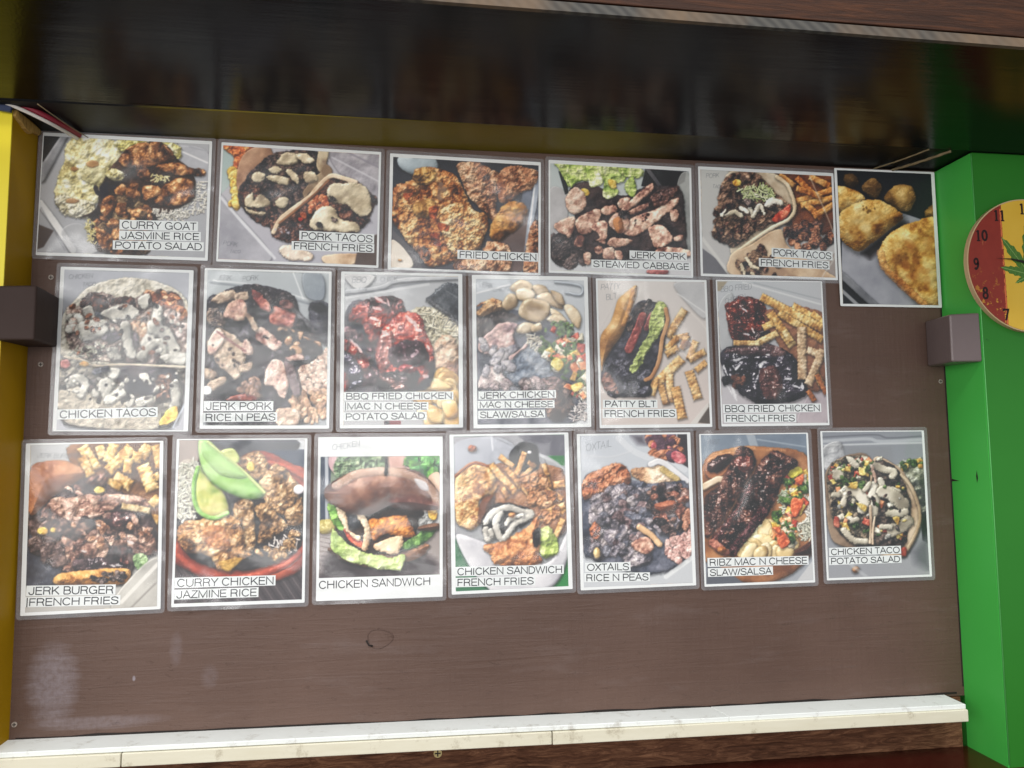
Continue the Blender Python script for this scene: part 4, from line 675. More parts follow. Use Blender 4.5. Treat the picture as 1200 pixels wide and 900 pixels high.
def pic_bbq_mac():
    p = Pic([(55, 48), (660, 55), (660, 845), (50, 845)], bg=((178, 182, 188), (164, 164, 168)), seed=91)
    p.G([(60, 50), (210, 55), (180, 110), (120, 130), (70, 90)], M('foam', c=[(190, 192, 196), (216, 218, 222)])); p.K([(55, 145), (240, 120), (350, 80), (660, 60)], 12, M('foam', c=[(150, 154, 162), (190, 194, 200)])); p.line([(60, 175), (300, 135), (500, 100)], 7, (204, 208, 214)); p.line([(60, 162), (300, 118), (500, 84)], 3, (128, 132, 140))
    p.G([(410, 240), (520, 220), (660, 270), (660, 600), (520, 480), (450, 340)], M('potato', c=[(130, 120, 96), (188, 180, 156), (224, 218, 198)], f=16)); p.rice([(420, 240), (650, 260), (650, 400), (500, 330)], 60, c=((180, 170, 140), (226, 220, 200)), l=22)
    p.G([(520, 430), (600, 370), (660, 420), (660, 600), (540, 560)], M('potato', c=[(160, 110, 84), (208, 168, 140), (226, 200, 176)])); p.G([(490, 170), (600, 85), (665, 100), (665, 310), (600, 260), (520, 210)], M('char', c=[(34, 36, 42), (60, 64, 70), (82, 86, 92)], b=1, R=14), curve=False); p.K([(495, 180), (560, 225), (655, 300)], 9, M('char', c=[(44, 46, 52), (110, 112, 116)], b=1), arc=9); p.line([(590, 130), (655, 170)], 3, (130, 134, 140), .6)
    p.SC([(420, 640), (560, 580), (660, 580), (660, 840), (490, 840)], 26, (34, 52), MT['mac'], 1.5)
    for q in [[(440, 620), (540, 598), (620, 650), (560, 665), (460, 655)], [(490, 770), (540, 760), (580, 800), (565, 840), (510, 830)], [(570, 730), (640, 720), (655, 790), (600, 810)]]: p.G(q, M('mac', c=[(190, 140, 76), (228, 188, 124), (244, 216, 166)]))
    p.G([(60, 250), (200, 180), (340, 200), (430, 330), (520, 450), (520, 600), (440, 670), (60, 670)], M('dark', c=[(26, 30, 44), (56, 54, 68), (84, 74, 84)]))
    B = MT['bbq']
    p.SC([(80, 340), (230, 420), (220, 640), (100, 640)], 16, (14, 30), [M('bbq', c=[(40, 24, 34), (80, 50, 60), (120, 86, 92)])], 1.8)
    p.G([(80, 250), (150, 190), (260, 165), (340, 175), (370, 240), (310, 290), (280, 350), (210, 340), (130, 310), (80, 300)], B); p.G([(140, 310), (230, 330), (240, 420), (190, 400), (160, 340)], M('bbq', c=[(50, 12, 14), (116, 34, 30), (170, 78, 66)])); p.K([(170, 330), (200, 390)], 18, M('bbq', c=[(90, 24, 20), (160, 64, 50)]))
    p.G([(250, 350), (330, 260), (400, 245), (460, 280), (490, 370), (520, 450), (510, 560), (430, 640), (330, 660), (250, 600), (220, 480)], B, sh=24); p.G([(220, 480), (240, 370), (300, 350), (320, 420), (270, 560), (230, 540)], M('bbq', c=[(90, 36, 36), (156, 88, 84), (200, 140, 130)], R=20), sh=4, a=.9)
    p.G([(300, 430), (450, 400), (500, 500), (420, 540), (300, 530)], M('bbq', c=[(20, 14, 26), (50, 34, 48), (84, 60, 72)], R=60), sh=0, a=.85); p.G([(240, 580), (330, 560), (440, 560), (430, 640), (330, 668), (240, 660)], M('bbqd'), sh=6); p.E(390, 550, 50, 26, 0, M('bbq', c=[(110, 20, 24), (170, 50, 50)]), sh=0)
    p.G([(50, 390), (130, 440), (190, 520), (190, 570), (130, 560), (120, 500), (50, 450)], B); p.G([(50, 470), (120, 520), (160, 600), (120, 665), (50, 665)], M('bbqd', c=[(30, 30, 46), (60, 56, 74), (96, 88, 104)])); p.G([(50, 570), (75, 600), (70, 664), (50, 664)], B)
    for x, y, a, l in [(250, 190, 30, 40), (285, 200, 70, 36), (220, 290, 20, 30), (400, 290, 50, 40), (430, 320, 80, 34), (270, 360, 20, 20), (230, 230, 10, 24), (450, 345, 20, 20), (110, 420, 40, 24), (140, 455, 50, 26), (405, 540, 0, 12), (484, 590, 0, 12), (350, 330, 10, 20), (500, 440, 60, 20)]: p.E(x, y, l, 7, a, M('flat', c=[(226, 196, 196), (240, 220, 222)], w=7), sh=0, a=.85)
    p.fill([(265, 825), (350, 825), (350, 842), (265, 842)], (120, 20, 24)); p.fill([(265, 825), (290, 825), (290, 842), (265, 842)], (16, 12, 14))
    return p.done()
def salsa(p, poly, n, s=(12, 22)):
    p.SC(poly, n, s, [MT['tom'], MT['dice'], M('tom', c=[(180, 80, 40), (224, 130, 80), (240, 170, 120)]), MT['herb'], M('potato', c=[(190, 180, 150), (226, 220, 200)])], 1.3, sh=7, box=True); p.SC(poly, n // 2, (s[0] * .3, s[1] * .35), [MT['herb'], M('herb', c=[(40, 70, 34), (90, 130, 60)])], 2.2, sh=3)
def pic_jerk_chicken():
    p = Pic([(57, 50), (660, 50), (670, 848), (68, 848)], bg=((172, 180, 190), (184, 188, 194)), seed=101)
    p.K([(500, 60), (640, 80), (640, 130), (560, 120)], 6, M('foam', c=[(140, 150, 164), (180, 190, 202)])); p.line([(60, 130), (240, 80)], 5, (208, 212, 220)); p.G([(70, 190), (150, 160), (200, 190), (60, 240)], MT['crust'])
    p.G([(60, 210), (300, 230), (560, 330), (640, 500), (600, 840), (80, 850), (60, 500)], M('dark', c=[(44, 48, 62), (84, 88, 104), (120, 122, 134)], f=50)); p.G([(60, 240), (200, 220), (300, 270), (180, 320), (70, 370)], M('char', c=[(40, 34, 36), (84, 70, 68)]))
    p.G([(60, 230), (130, 180), (200, 185), (230, 215), (150, 235), (80, 260)], M('crust', c=[(110, 76, 44), (170, 126, 84), (206, 166, 124)]))
    for q in [[(200, 190), (240, 130), (290, 150), (280, 200), (230, 225)], [(245, 100), (300, 50), (360, 70), (370, 110), (300, 130)], [(280, 110), (340, 95), (390, 130), (350, 170), (290, 160)], [(370, 85), (430, 80), (460, 120), (400, 140)], [(390, 150), (450, 120), (510, 150), (540, 210), (480, 200)], [(470, 110), (530, 130), (550, 190), (510, 180)], [(290, 230), (330, 160), (420, 160), (468, 190), (460, 250), (400, 290), (320, 270)], [(545, 200), (590, 190), (640, 250), (630, 320), (590, 290)], [(470, 210), (520, 230), (540, 260), (480, 250)], [(450, 270), (500, 240), (560, 270), (540, 300), (480, 290)], [(280, 320), (320, 290), (380, 300), (360, 345), (290, 350)], [(360, 310), (410, 290), (420, 330), (370, 345)]]: p.G(q, M('mac', c=[(150, 122, 88), (200, 172, 134), (224, 202, 170)]))
    PK = M('pork', c=[(130, 100, 104), (188, 150, 146), (216, 184, 176)])
    p.G([(75, 400), (140, 330), (200, 290), (285, 300), (260, 360), (270, 430), (180, 480), (80, 450)], PK); p.G([(200, 520), (310, 430), (350, 390), (420, 440), (480, 540), (480, 620), (300, 650), (210, 570)], M('pork', c=[(70, 80, 98), (110, 122, 140), (150, 156, 168)], R=40)); p.K([(210, 515), (280, 460), (340, 410)], 9, PK); p.G([(80, 600), (120, 530), (190, 560), (225, 640), (80, 655)], M('pork', c=[(140, 120, 124), (200, 180, 178), (232, 224, 222)]))
    p.G([(300, 640), (480, 590), (540, 640), (500, 760), (420, 740)], M('crumb', c=[(60, 44, 48), (110, 84, 84), (150, 120, 114)])); p.G([(500, 660), (550, 620), (590, 700), (570, 800), (480, 830), (440, 760)], M('crumb', c=[(30, 24, 28), (80, 60, 58), (150, 116, 100)]))
    p.SC([(80, 380), (260, 440), (230, 560), (80, 560)], 12, (16, 30), [M('pork', c=[(96, 94, 108), (150, 146, 156), (190, 182, 186)])], 2.); p.SC([(230, 600), (420, 600), (420, 660), (90, 660)], 14, (12, 26), [M('goat', c=[(60, 54, 60), (110, 98, 100), (170, 150, 146)]), M('pork', c=[(120, 104, 110), (176, 158, 158)])], 1.8)
    p.rice([(320, 350), (420, 370), (470, 470), (410, 450), (340, 400)], 50, c=((190, 180, 160), (232, 228, 214)), l=20, w=3); p.rice([(600, 760), (670, 700), (670, 830), (560, 830)], 40, c=((170, 160, 160), (214, 206, 204)), l=16)
    salsa(p, [(420, 350), (470, 290), (600, 310), (660, 440), (665, 680), (580, 740), (560, 620), (480, 540), (430, 430)], 60, (18, 32)); p.SC([(470, 290), (580, 290), (600, 350), (520, 360)], 22, (9, 18), MT['herb'], 1.8); p.G([(470, 520), (500, 480), (545, 520), (510, 560)], MT['dice']); p.G([(580, 640), (640, 620), (645, 650), (600, 676)], MT['dice'])
    return p.done(.78, .96)
def pic_blt():
    p = Pic([(45, 50), (655, 50), (675, 858), (70, 860)], bg=((200, 196, 194), (188, 176, 172)), seed=111)
    p.G([(480, 60), (655, 60), (660, 260), (560, 180)], M('foam', c=[(160, 164, 170), (196, 200, 206)]), a=.6); p.line([(500, 120), (660, 230)], 3, (226, 228, 230)); p.line([(545, 200), (660, 320), (665, 420)], 4, (206, 200, 196)); p.line([(180, 100), (60, 330)], 6, (184, 178, 176), .6); p.fill([(600, 850), (675, 740), (680, 860)], (84, 74, 66)); p.fill([(560, 860), (665, 740), (672, 760), (600, 860)], (200, 196, 192))
    for f in [(540, 210, 440, 370, 30), (560, 360, 470, 380, 24), (550, 360, 520, 440, 24), (600, 390, 560, 500, 26), (500, 370, 430, 440, 24), (430, 470, 500, 430, 26), (655, 450, 560, 500, 26), (660, 510, 600, 560, 24), (520, 490, 345, 660, 36), (450, 580, 450, 740, 28), (480, 650, 520, 830, 34), (560, 560, 610, 720, 34), (400, 640, 430, 750, 26), (380, 600, 350, 700, 20)]: p.F(*f[:4], f[4], M('fry', c=[(150, 106, 62), (206, 160, 104), (230, 196, 146)]))
    p.E(540, 410, 30, 24, 0, M('dark', c=[(90, 56, 44), (130, 90, 70)]), a=.6, sh=0)
    p.G([(200, 250), (300, 165), (400, 185), (430, 250), (420, 420), (350, 600), (330, 700), (170, 700), (80, 640), (80, 520)], M('dark', c=[(26, 26, 34), (52, 52, 62), (86, 84, 94)], f=24)); p.SC([(210, 240), (340, 160), (360, 220), (230, 330)], 24, (12, 22), MT['char']); p.SC([(80, 520), (330, 500), (330, 690), (120, 690)], 30, (16, 30), [M('char', c=[(36, 36, 46), (66, 66, 78), (104, 102, 112)])])
    p.K([(300, 250), (270, 330), (220, 440)], 24, M('tom', c=[(96, 40, 40), (140, 66, 62), (166, 96, 88)])); p.K([(350, 240), (320, 320)], 16, M('tom', c=[(90, 40, 42), (134, 70, 66)])); p.K([(400, 200), (380, 300), (320, 420), (245, 550)], 34, M('let', c=[(130, 144, 80), (170, 184, 112), (198, 208, 148)], f=22), w2=24); p.G([(345, 240), (400, 190), (418, 260), (420, 320), (340, 360)], M('let', c=[(130, 144, 80), (172, 186, 114), (198, 208, 148)], f=22), sh=0)
    p.K([(430, 210), (440, 280), (410, 380), (390, 500), (350, 590), (315, 612)], 12, M('tort', c=[(170, 120, 80), (214, 166, 122)]))
    p.G([(262, 75), (262, 130), (240, 200), (190, 340), (130, 430), (85, 510), (70, 560), (60, 380), (120, 280), (160, 160), (210, 110)], M('fry', c=[(150, 104, 56), (196, 146, 90), (216, 172, 120)], f=50, R=60)); p.K([(245, 110), (225, 200), (190, 300)], 14, M('fry', c=[(140, 92, 46), (190, 140, 86)]), arc=30, sh=0); p.G([(75, 590), (110, 570), (150, 640), (160, 690), (110, 680), (75, 640)], M('crumb', c=[(90, 60, 54), (140, 104, 94)]))
    return p.done()
def pic_bbq_fries():
    p = Pic([(52, 52), (643, 52), (670, 850), (85, 855)], bg=((178, 184, 190), (168, 160, 166)), seed=121)
    p.fill([(54, 55), (110, 55), (70, 110), (54, 110)], (160, 150, 130)); p.line([(200, 60), (640, 180)], 5, (214, 218, 222)); p.line([(260, 60), (640, 150)], 3, (150, 156, 162)); p.G([(60, 200), (140, 130), (140, 420), (75, 440)], M('foam', c=[(170, 174, 178), (198, 202, 206)]), a=.7)
    p.G([(560, 700), (660, 580), (668, 850), (500, 850)], M('foam', c=[(140, 130, 138), (180, 170, 176)]), a=.8)
    p.G([(110, 220), (160, 150), (190, 140), (300, 160), (340, 250), (370, 330), (340, 390), (250, 400), (140, 390)], M('bbqd', c=[(14, 6, 7), (50, 16, 14), (96, 34, 26), (140, 66, 50)], f=26)); p.SC([(130, 200), (320, 180), (330, 320), (150, 340)], 22, (16, 28), [M('bbqd', c=[(20, 8, 8), (80, 24, 18), (140, 60, 44)])])
    p.G([(330, 220), (660, 240), (660, 620), (560, 660), (400, 420)], M('dark', c=[(110, 70, 50), (150, 106, 80)]))
    for f in [(480, 190, 650, 280, 26), (590, 230, 660, 290, 24), (300, 140, 650, 320, 32), (400, 230, 650, 385, 28), (350, 230, 480, 420, 34), (370, 290, 310, 320, 26), (640, 640, 600, 560, 24)]: p.F(*f[:4], f[4], M('fry', c=[(150, 104, 56), (208, 160, 92), (234, 200, 140)]))
    p.G([(75, 460), (140, 420), (300, 400), (430, 440), (500, 500), (550, 640), (540, 700), (440, 740), (280, 740), (190, 690), (120, 620), (75, 520)], M('bbqd', c=[(12, 12, 18), (34, 32, 42), (60, 54, 66)], R=70), sh=20); p.G([(90, 460), (160, 425), (330, 410), (440, 450), (400, 480), (200, 470)], M('bbqd', c=[(50, 30, 34), (90, 62, 62), (130, 96, 92)]), sh=0, a=.8); p.G([(290, 560), (380, 540), (420, 640), (380, 720), (310, 700)], M('bbqd', c=[(40, 16, 18), (84, 44, 42), (110, 70, 62)]), sh=0, a=.8); p.SC([(130, 590), (200, 590), (200, 660), (140, 640)], 8, (10, 18), M('crumb', c=[(60, 30, 24), (120, 80, 64)]))
    for f in [(395, 345, 280, 405, 26), (290, 405, 145, 405, 20), (470, 400, 430, 330, 24), (530, 310, 530, 610, 34), (560, 440, 660, 480, 28), (650, 440, 560, 640, 30)]: p.F(*f[:4], f[4], M('fryp', c=[(160, 120, 72), (214, 178, 120), (236, 210, 162)] if f[0] < 500 else [(156, 122, 92), (210, 178, 142), (228, 202, 172)]))
    p.F(610, 580, 665, 690, 18, M('fry', c=[(130, 76, 40), (180, 116, 66)])); p.F(560, 670, 600, 730, 18, M('fry', c=[(130, 76, 40), (180, 116, 66)]))
    for x, y, a, l in [(245, 320, 60, 26), (205, 215, 40, 14), (215, 355, 10, 16), (170, 540, 130, 26), (280, 590, 110, 28), (300, 520, 150, 26), (340, 470, 0, 16), (500, 650, 20, 22), (530, 650, 80, 20), (100, 560, 70, 40), (120, 660, 60, 50), (150, 690, 70, 30), (180, 495, 160, 30), (450, 605, 0, 14)]: p.E(x, y, l, 5, a, M('flat', c=[(206, 206, 214), (230, 230, 236)], w=6), sh=0, a=.85)
    p.G([(85, 600), (115, 590), (120, 630), (95, 640)], M('char', c=[(6, 6, 10), (20, 20, 26)]))
    return p.done()
def pic_burger():
    p = Pic([(90, 62), (690, 58), (686, 820), (70, 845)], bg=((170, 174, 180), (162, 160, 156)), seed=131)
    p.G([(280, 60), (690, 60), (690, 500), (560, 420), (340, 240)], M('dark', c=[(84, 56, 36), (130, 88, 54)]))
    for f in [(330, 70, 400, 180, 36), (410, 70, 430, 130, 30), (480, 60, 450, 150, 34), (560, 80, 450, 190, 36), (330, 120, 370, 210, 30), (640, 70, 600, 130, 36), (670, 70, 690, 180, 26), (590, 100, 580, 150, 30), (545, 130, 540, 200, 28), (610, 160, 660, 280, 42), (480, 210, 560, 260, 36), (670, 200, 690, 230, 20), (440, 230, 510, 270, 26), (690, 310, 650, 350, 30), (600, 390, 690, 420, 28)]: p.F(*f[:4], f[4], M('fry', c=[(156, 106, 48), (216, 168, 96), (238, 206, 150)], w=3))
    p.G([(90, 380), (340, 220), (500, 280), (650, 380), (690, 560), (600, 600), (560, 680), (480, 720), (80, 725)], M('dark', c=[(30, 24, 26), (62, 50, 52), (98, 80, 76)], f=26)); p.G([(90, 480), (220, 540), (240, 680), (230, 720), (80, 720)], M('dark', c=[(44, 46, 58), (84, 86, 98)], f=50))
    p.G([(88, 180), (150, 140), (240, 135), (320, 165), (342, 200), (300, 240), (200, 300), (88, 388)], M('bun', c=[(120, 66, 38), (178, 112, 72), (208, 148, 106)])); p.line([(160, 180), (200, 220), (220, 250)], 3, (130, 70, 44), .6)
    R = M('goat', c=[(66, 42, 36), (120, 84, 72), (170, 130, 112), (206, 170, 150)], f=20)
    for q in [[(150, 400), (190, 320), (260, 310), (330, 300), (440, 290), (600, 310), (640, 360), (520, 340), (440, 390), (330, 420), (250, 430)], [(340, 240), (430, 190), (450, 230), (400, 260)], [(220, 480), (260, 460), (300, 490), (310, 560), (300, 650), (250, 650), (215, 560)], [(300, 480), (440, 460), (460, 540), (430, 590), (320, 590)], [(430, 470), (540, 430), (660, 460), (620, 500), (560, 530), (480, 540)], [(560, 500), (650, 480), (680, 560), (640, 580), (560, 560)], [(145, 360), (190, 345), (190, 420), (150, 420)]]: p.G(q, R)
    for q in [[(240, 320), (300, 340), (300, 400), (420, 380), (430, 392), (280, 425), (250, 360)]]: p.G(q, M('goat', c=[(120, 84, 76), (176, 136, 120), (206, 172, 156)]))
    for q in [(275, 270), (310, 265), (320, 290)]: p.E(*q, 22, 10, 30, M('pork'))
    p.SC([(130, 400), (250, 430), (560, 380), (640, 480), (230, 500)], 40, (12, 24), [M('crumb', c=[(24, 16, 18), (70, 50, 46), (130, 100, 88)])], 1.8)
    p.G([(300, 600), (420, 590), (540, 620), (520, 650), (320, 650)], M('bbqd', c=[(20, 14, 18), (52, 38, 42), (90, 72, 74)])); p.G([(440, 400), (560, 370), (600, 420), (480, 450)], M('bbqd')); p.G([(215, 670), (330, 650), (540, 640), (555, 690), (500, 718), (230, 718)], M('bun', c=[(130, 80, 36), (196, 136, 70), (222, 170, 106)], b=10, f=20)); p.SC([(370, 670), (540, 650), (540, 700), (400, 710)], 26, (5, 12), MT['char'])
    p.SC([(100, 420), (230, 480), (240, 640), (120, 560)], 14, (18, 34), [M('goat', c=[(52, 40, 40), (96, 76, 72), (140, 116, 108)])], 1.8); p.SC([(260, 440), (620, 400), (640, 520), (320, 540)], 16, (10, 20), [M('goat', c=[(110, 70, 50), (170, 120, 90), (214, 168, 136)]), R], 2.2, sh=6)
    p.F(515, 350, 650, 375, 20, M('fryp')); p.E(412, 275, 26, 16, 0, MT['dice']); p.E(150, 462, 24, 18, 0, MT['dice']); p.E(198, 458, 14, 12, 0, MT['dice']); p.G([(570, 590), (600, 570), (640, 590), (635, 640), (590, 645)], M('herb', c=[(90, 120, 76), (140, 176, 116), (190, 214, 160)])); p.SC([(480, 550), (560, 530), (550, 630), (490, 600)], 8, (10, 20), M('bbqd'))
    p.G([(530, 720), (690, 590), (690, 830), (480, 840)], M('foam', c=[(140, 138, 134), (182, 180, 174)])); p.line([(520, 800), (690, 620)], 9, (214, 212, 206)); p.line([(560, 830), (690, 700)], 4, (120, 116, 112))
    for x, y in [(410, 440), (480, 630), (560, 520), (500, 625), (340, 560)]: p.E(x, y, 14, 5, 20, M('flat', c=[(214, 208, 210), (220, 216, 218)], w=4), sh=0, a=.8)
    return p.done(.86, .92)
def pic_curry():
    p = Pic([(90, 45), (700, 42), (688, 822), (65, 842)], bg=((100, 92, 92), (66, 58, 62)), seed=141)
    for i in range(26): p.line([(60 + i * 28, 640), (200 + i * 28, 850)], 3, (112, 102, 104) if i % 2 else (40, 34, 38), .7)
    p.G([(88, 45), (190, 45), (180, 150), (88, 200)], M('foam', c=[(120, 110, 106), (150, 138, 132)], R=4)); p.fill([(640, 42), (700, 42), (700, 100), (620, 90)], (176, 180, 186)); p.G([(280, 45), (640, 42), (650, 100), (520, 150), (300, 90)], M('dark', c=[(50, 54, 64), (90, 92, 98)], f=60)); p.fill([(520, 100), (700, 90), (700, 200), (600, 180)], (62, 74, 94))
    p.G([(60, 560), (400, 120), (640, 160), (720, 240), (720, 600), (600, 720), (340, 740), (150, 690)], M('bun', c=[(96, 30, 20), (150, 60, 40), (182, 90, 64)], R=30)); p.K([(75, 600), (200, 690), (400, 715), (600, 660), (690, 580)], 16, M('bun', c=[(120, 44, 30), (180, 84, 62)]), sh=0); p.K([(520, 155), (620, 180), (700, 225)], 14, M('bun', c=[(120, 50, 36), (180, 90, 66)]))
    p.G([(80, 430), (300, 280), (500, 200), (690, 280), (690, 540), (560, 640), (380, 680), (150, 620)], M('dark', c=[(30, 30, 36), (62, 58, 60)]))
    p.rice([(80, 170), (180, 140), (190, 300), (170, 400), (85, 440)], 200, c=((176, 180, 168), (232, 234, 226)), l=16); p.G([(80, 180), (170, 150), (180, 400), (85, 430)], M('ricebed', f=14), a=.35, sh=0)
    G = M('goat', c=[(70, 48, 30), (122, 90, 58), (166, 130, 92), (202, 170, 132)], f=14, b=9)
    for q in [[(380, 160), (420, 105), (480, 100), (520, 160), (510, 230), (440, 230)], [(480, 260), (540, 170), (600, 180), (660, 240), (680, 300), (620, 400), (570, 400), (500, 330)], [(600, 400), (640, 360), (690, 330), (690, 450), (620, 460)], [(350, 380), (400, 330), (450, 350), (460, 470), (460, 560), (410, 600), (360, 500)], [(460, 370), (510, 350), (560, 390), (605, 440), (610, 480), (520, 540), (470, 540), (480, 450)]]: p.G(q, G)
    p.G([(78, 490), (120, 440), (220, 420), (330, 410), (400, 470), (410, 580), (450, 600), (370, 640), (330, 685), (270, 660), (230, 610), (130, 590), (85, 540)], M('goat', c=[(84, 54, 28), (138, 96, 58), (178, 134, 90), (208, 174, 134)], f=14, b=9, R=60), sh=22); p.G([(200, 480), (300, 470), (340, 560), (240, 570)], M('goat', c=[(120, 62, 30), (180, 106, 66), (204, 140, 100)]), sh=0, a=.55); p.G([(280, 640), (400, 620), (330, 684)], M('dice', c=[(150, 110, 40), (196, 156, 76)]), sh=0, a=.8); p.E(438, 175, 20, 26, 0, MT['dice'], a=.8)
    p.rice([(520, 560), (560, 520), (680, 500), (660, 580), (540, 640)], 70, c=((190, 176, 170), (236, 230, 226))); p.SC([(420, 600), (560, 560), (600, 520), (690, 480), (600, 620), (480, 640)], 24, (10, 18), G); p.E(672, 285, 26, 24, 0, M('foam', c=[(196, 190, 200), (224, 220, 226)]))
    p.rice([(100, 430), (170, 400), (180, 420), (100, 450)], 12)
    A = M('let', c=[(96, 150, 66), (140, 190, 100), (170, 212, 132)], b=2, f=60, R=46, w=1)
    p.G([(290, 100), (350, 85), (385, 130), (370, 160), (320, 140)], M('let', c=[(150, 160, 90), (190, 200, 120)], b=2, w=1)); p.G([(190, 170), (165, 220), (155, 300), (170, 380), (220, 424), (310, 420), (332, 375), (300, 290), (240, 230)], M('let', c=[(110, 140, 56), (180, 186, 100), (206, 196, 130)], b=2, f=60, R=40, w=1)); p.K([(180, 180), (162, 260), (165, 340), (195, 400), (260, 425), (325, 400)], 11, A, sh=0)
    p.G([(185, 45), (240, 50), (300, 110), (400, 190), (470, 250), (508, 300), (480, 330), (400, 330), (300, 290), (230, 230), (190, 150)], A); p.K([(230, 55), (300, 115), (400, 195), (505, 300)], 8, M('let', c=[(170, 190, 110), (200, 214, 140)], b=1, w=1), sh=0); p.G([(200, 60), (240, 70), (420, 220), (300, 220), (210, 130)], M('let', c=[(140, 188, 108), (172, 210, 136)], b=1, f=60, R=60, w=1), sh=0, a=.7)
    return p.done(.88, .97)
def pic_sandwich():
    p = Pic([(65, 145), (658, 135), (655, 730), (48, 750)], bg=((110, 128, 104), (150, 152, 156)), seed=151)
    p.fill([(60, 140), (120, 140), (100, 470), (60, 470)], (52, 62, 80)); p.fill([(86, 140), (104, 140), (100, 460), (84, 460)], (170, 176, 186)); p.G([(110, 140), (170, 140), (160, 240), (110, 200)], M('flat', c=[(180, 140, 146), (206, 166, 172)], f=20)); p.G([(160, 140), (400, 140), (420, 220), (160, 260)], M('let', c=[(60, 80, 60), (100, 124, 92), (150, 164, 130)], f=14, R=4), sh=0, soft=3); p.G([(400, 140), (500, 138), (530, 220), (420, 220)], M('flat', c=[(190, 140, 130), (200, 160, 150)], f=20), soft=6)
    p.SC([(490, 140), (655, 138), (655, 260), (560, 240)], 22, (20, 34), [M('let', c=[(20, 74, 30), (50, 124, 54), (110, 176, 90)], R=30), M('let', c=[(40, 90, 30), (90, 150, 50)])], 2); p.G([(600, 240), (655, 220), (655, 330), (620, 300)], M('flat', c=[(206, 160, 130), (216, 176, 150)], f=40)); p.fill([(480, 300), (655, 330), (655, 500), (480, 480)], (206, 208, 212))
    p.fill([(50, 470), (660, 470), (660, 760), (45, 760)], (124, 114, 110), (158, 150, 150), soft=6); p.E(90, 490, 70, 36, -10, M('dice', c=[(170, 150, 70), (206, 190, 120)], R=30), a=.8)
    for i in range(9): p.line([(50, 540 + i * 24), (300, 600 + i * 18)], 3, (74, 64, 62), .5)
    p.fill([(130, 620), (600, 640), (580, 760), (60, 760), (60, 720)], (52, 44, 48), (70, 60, 64), curve=True, soft=14)
    p.G([(120, 590), (560, 570), (590, 610), (540, 650), (400, 690), (260, 690), (150, 650)], M('bun', c=[(90, 56, 36), (150, 98, 66), (180, 130, 96)])); p.G([(485, 420), (600, 400), (640, 440), (560, 520), (480, 500)], M('foam', c=[(130, 130, 128), (180, 182, 182)], b=8, f=12)); p.G([(600, 410), (640, 400), (640, 450), (610, 450)], MT['dice'])
    p.G([(170, 430), (500, 400), (540, 520), (460, 620), (180, 600)], M('dark', c=[(36, 28, 24), (70, 52, 44)]))
    LG = M('let', c=[(120, 150, 70), (176, 200, 116), (206, 220, 160)], f=50)
    p.G([(95, 380), (140, 400), (185, 480), (170, 510), (130, 480)], M('let', c=[(90, 140, 60), (140, 190, 90)])); p.G([(460, 590), (520, 540), (600, 490), (650, 490), (600, 560), (500, 610)], M('let', c=[(50, 84, 40), (100, 140, 70), (140, 176, 100)])); p.G([(550, 490), (640, 470), (650, 500), (560, 510)], M('bun', c=[(90, 60, 44), (150, 110, 84)]))
    p.G([(175, 500), (220, 520), (270, 570), (265, 600), (200, 560)], MT['tom']); p.E(222, 462, 40, 38, 0, M('char', c=[(40, 42, 50), (76, 80, 88)], b=1, R=40))
    p.G([(275, 500), (320, 440), (420, 400), (470, 400), (530, 530), (480, 545), (380, 530), (330, 560)], M('crust', c=[(140, 70, 20), (206, 124, 50), (236, 166, 90)], b=6))
    CR = M('cream', c=[(170, 130, 96), (214, 178, 140), (232, 206, 174)]); 
    p.G([(330, 580), (400, 550), (470, 540), (440, 625), (340, 610)], CR); p.G([(140, 400), (190, 420), (200, 500), (260, 540), (240, 560), (180, 500)], CR); p.K([(260, 430), (290, 500), (280, 600)], 18, CR); p.G([(390, 390), (450, 385), (485, 430), (430, 420)], CR)
    p.G([(120, 500), (180, 560), (280, 620), (400, 640), (475, 630), (468, 700), (430, 712), (300, 690), (180, 660), (115, 600)], LG)
    p.G([(300, 420), (420, 380), (560, 390), (560, 440), (440, 430), (330, 450)], M('dark', c=[(26, 18, 16), (50, 36, 30)]), sh=8)
    p.G([(82, 310), (150, 250), (260, 205), (400, 195), (540, 210), (620, 270), (655, 330), (650, 400), (560, 405), (440, 395), (400, 385), (300, 430), (200, 425), (140, 390), (95, 360)], M('bun', c=[(60, 34, 28), (112, 72, 56), (160, 118, 98)], R=110), sh=26); p.K([(140, 290), (250, 230), (400, 215), (520, 240), (620, 310), (648, 380)], 22, M('bun', c=[(150, 118, 100), (196, 168, 150), (214, 190, 174)]), sh=0, a=.6); p.G([(400, 360), (520, 330), (640, 370), (640, 400), (540, 405), (430, 390)], M('bun', c=[(70, 34, 28), (110, 62, 52)]), sh=0, a=.8, soft=6); p.G([(530, 250), (590, 270), (600, 310), (560, 300)], M('foam', c=[(150, 166, 190), (190, 200, 214)]), sh=0, a=.6)
    p.K([(390, 136), (392, 225)], 5, M('char', c=[(14, 14, 16), (24, 24, 28)], b=0), curve=False)
    return p.done(.85, .93)
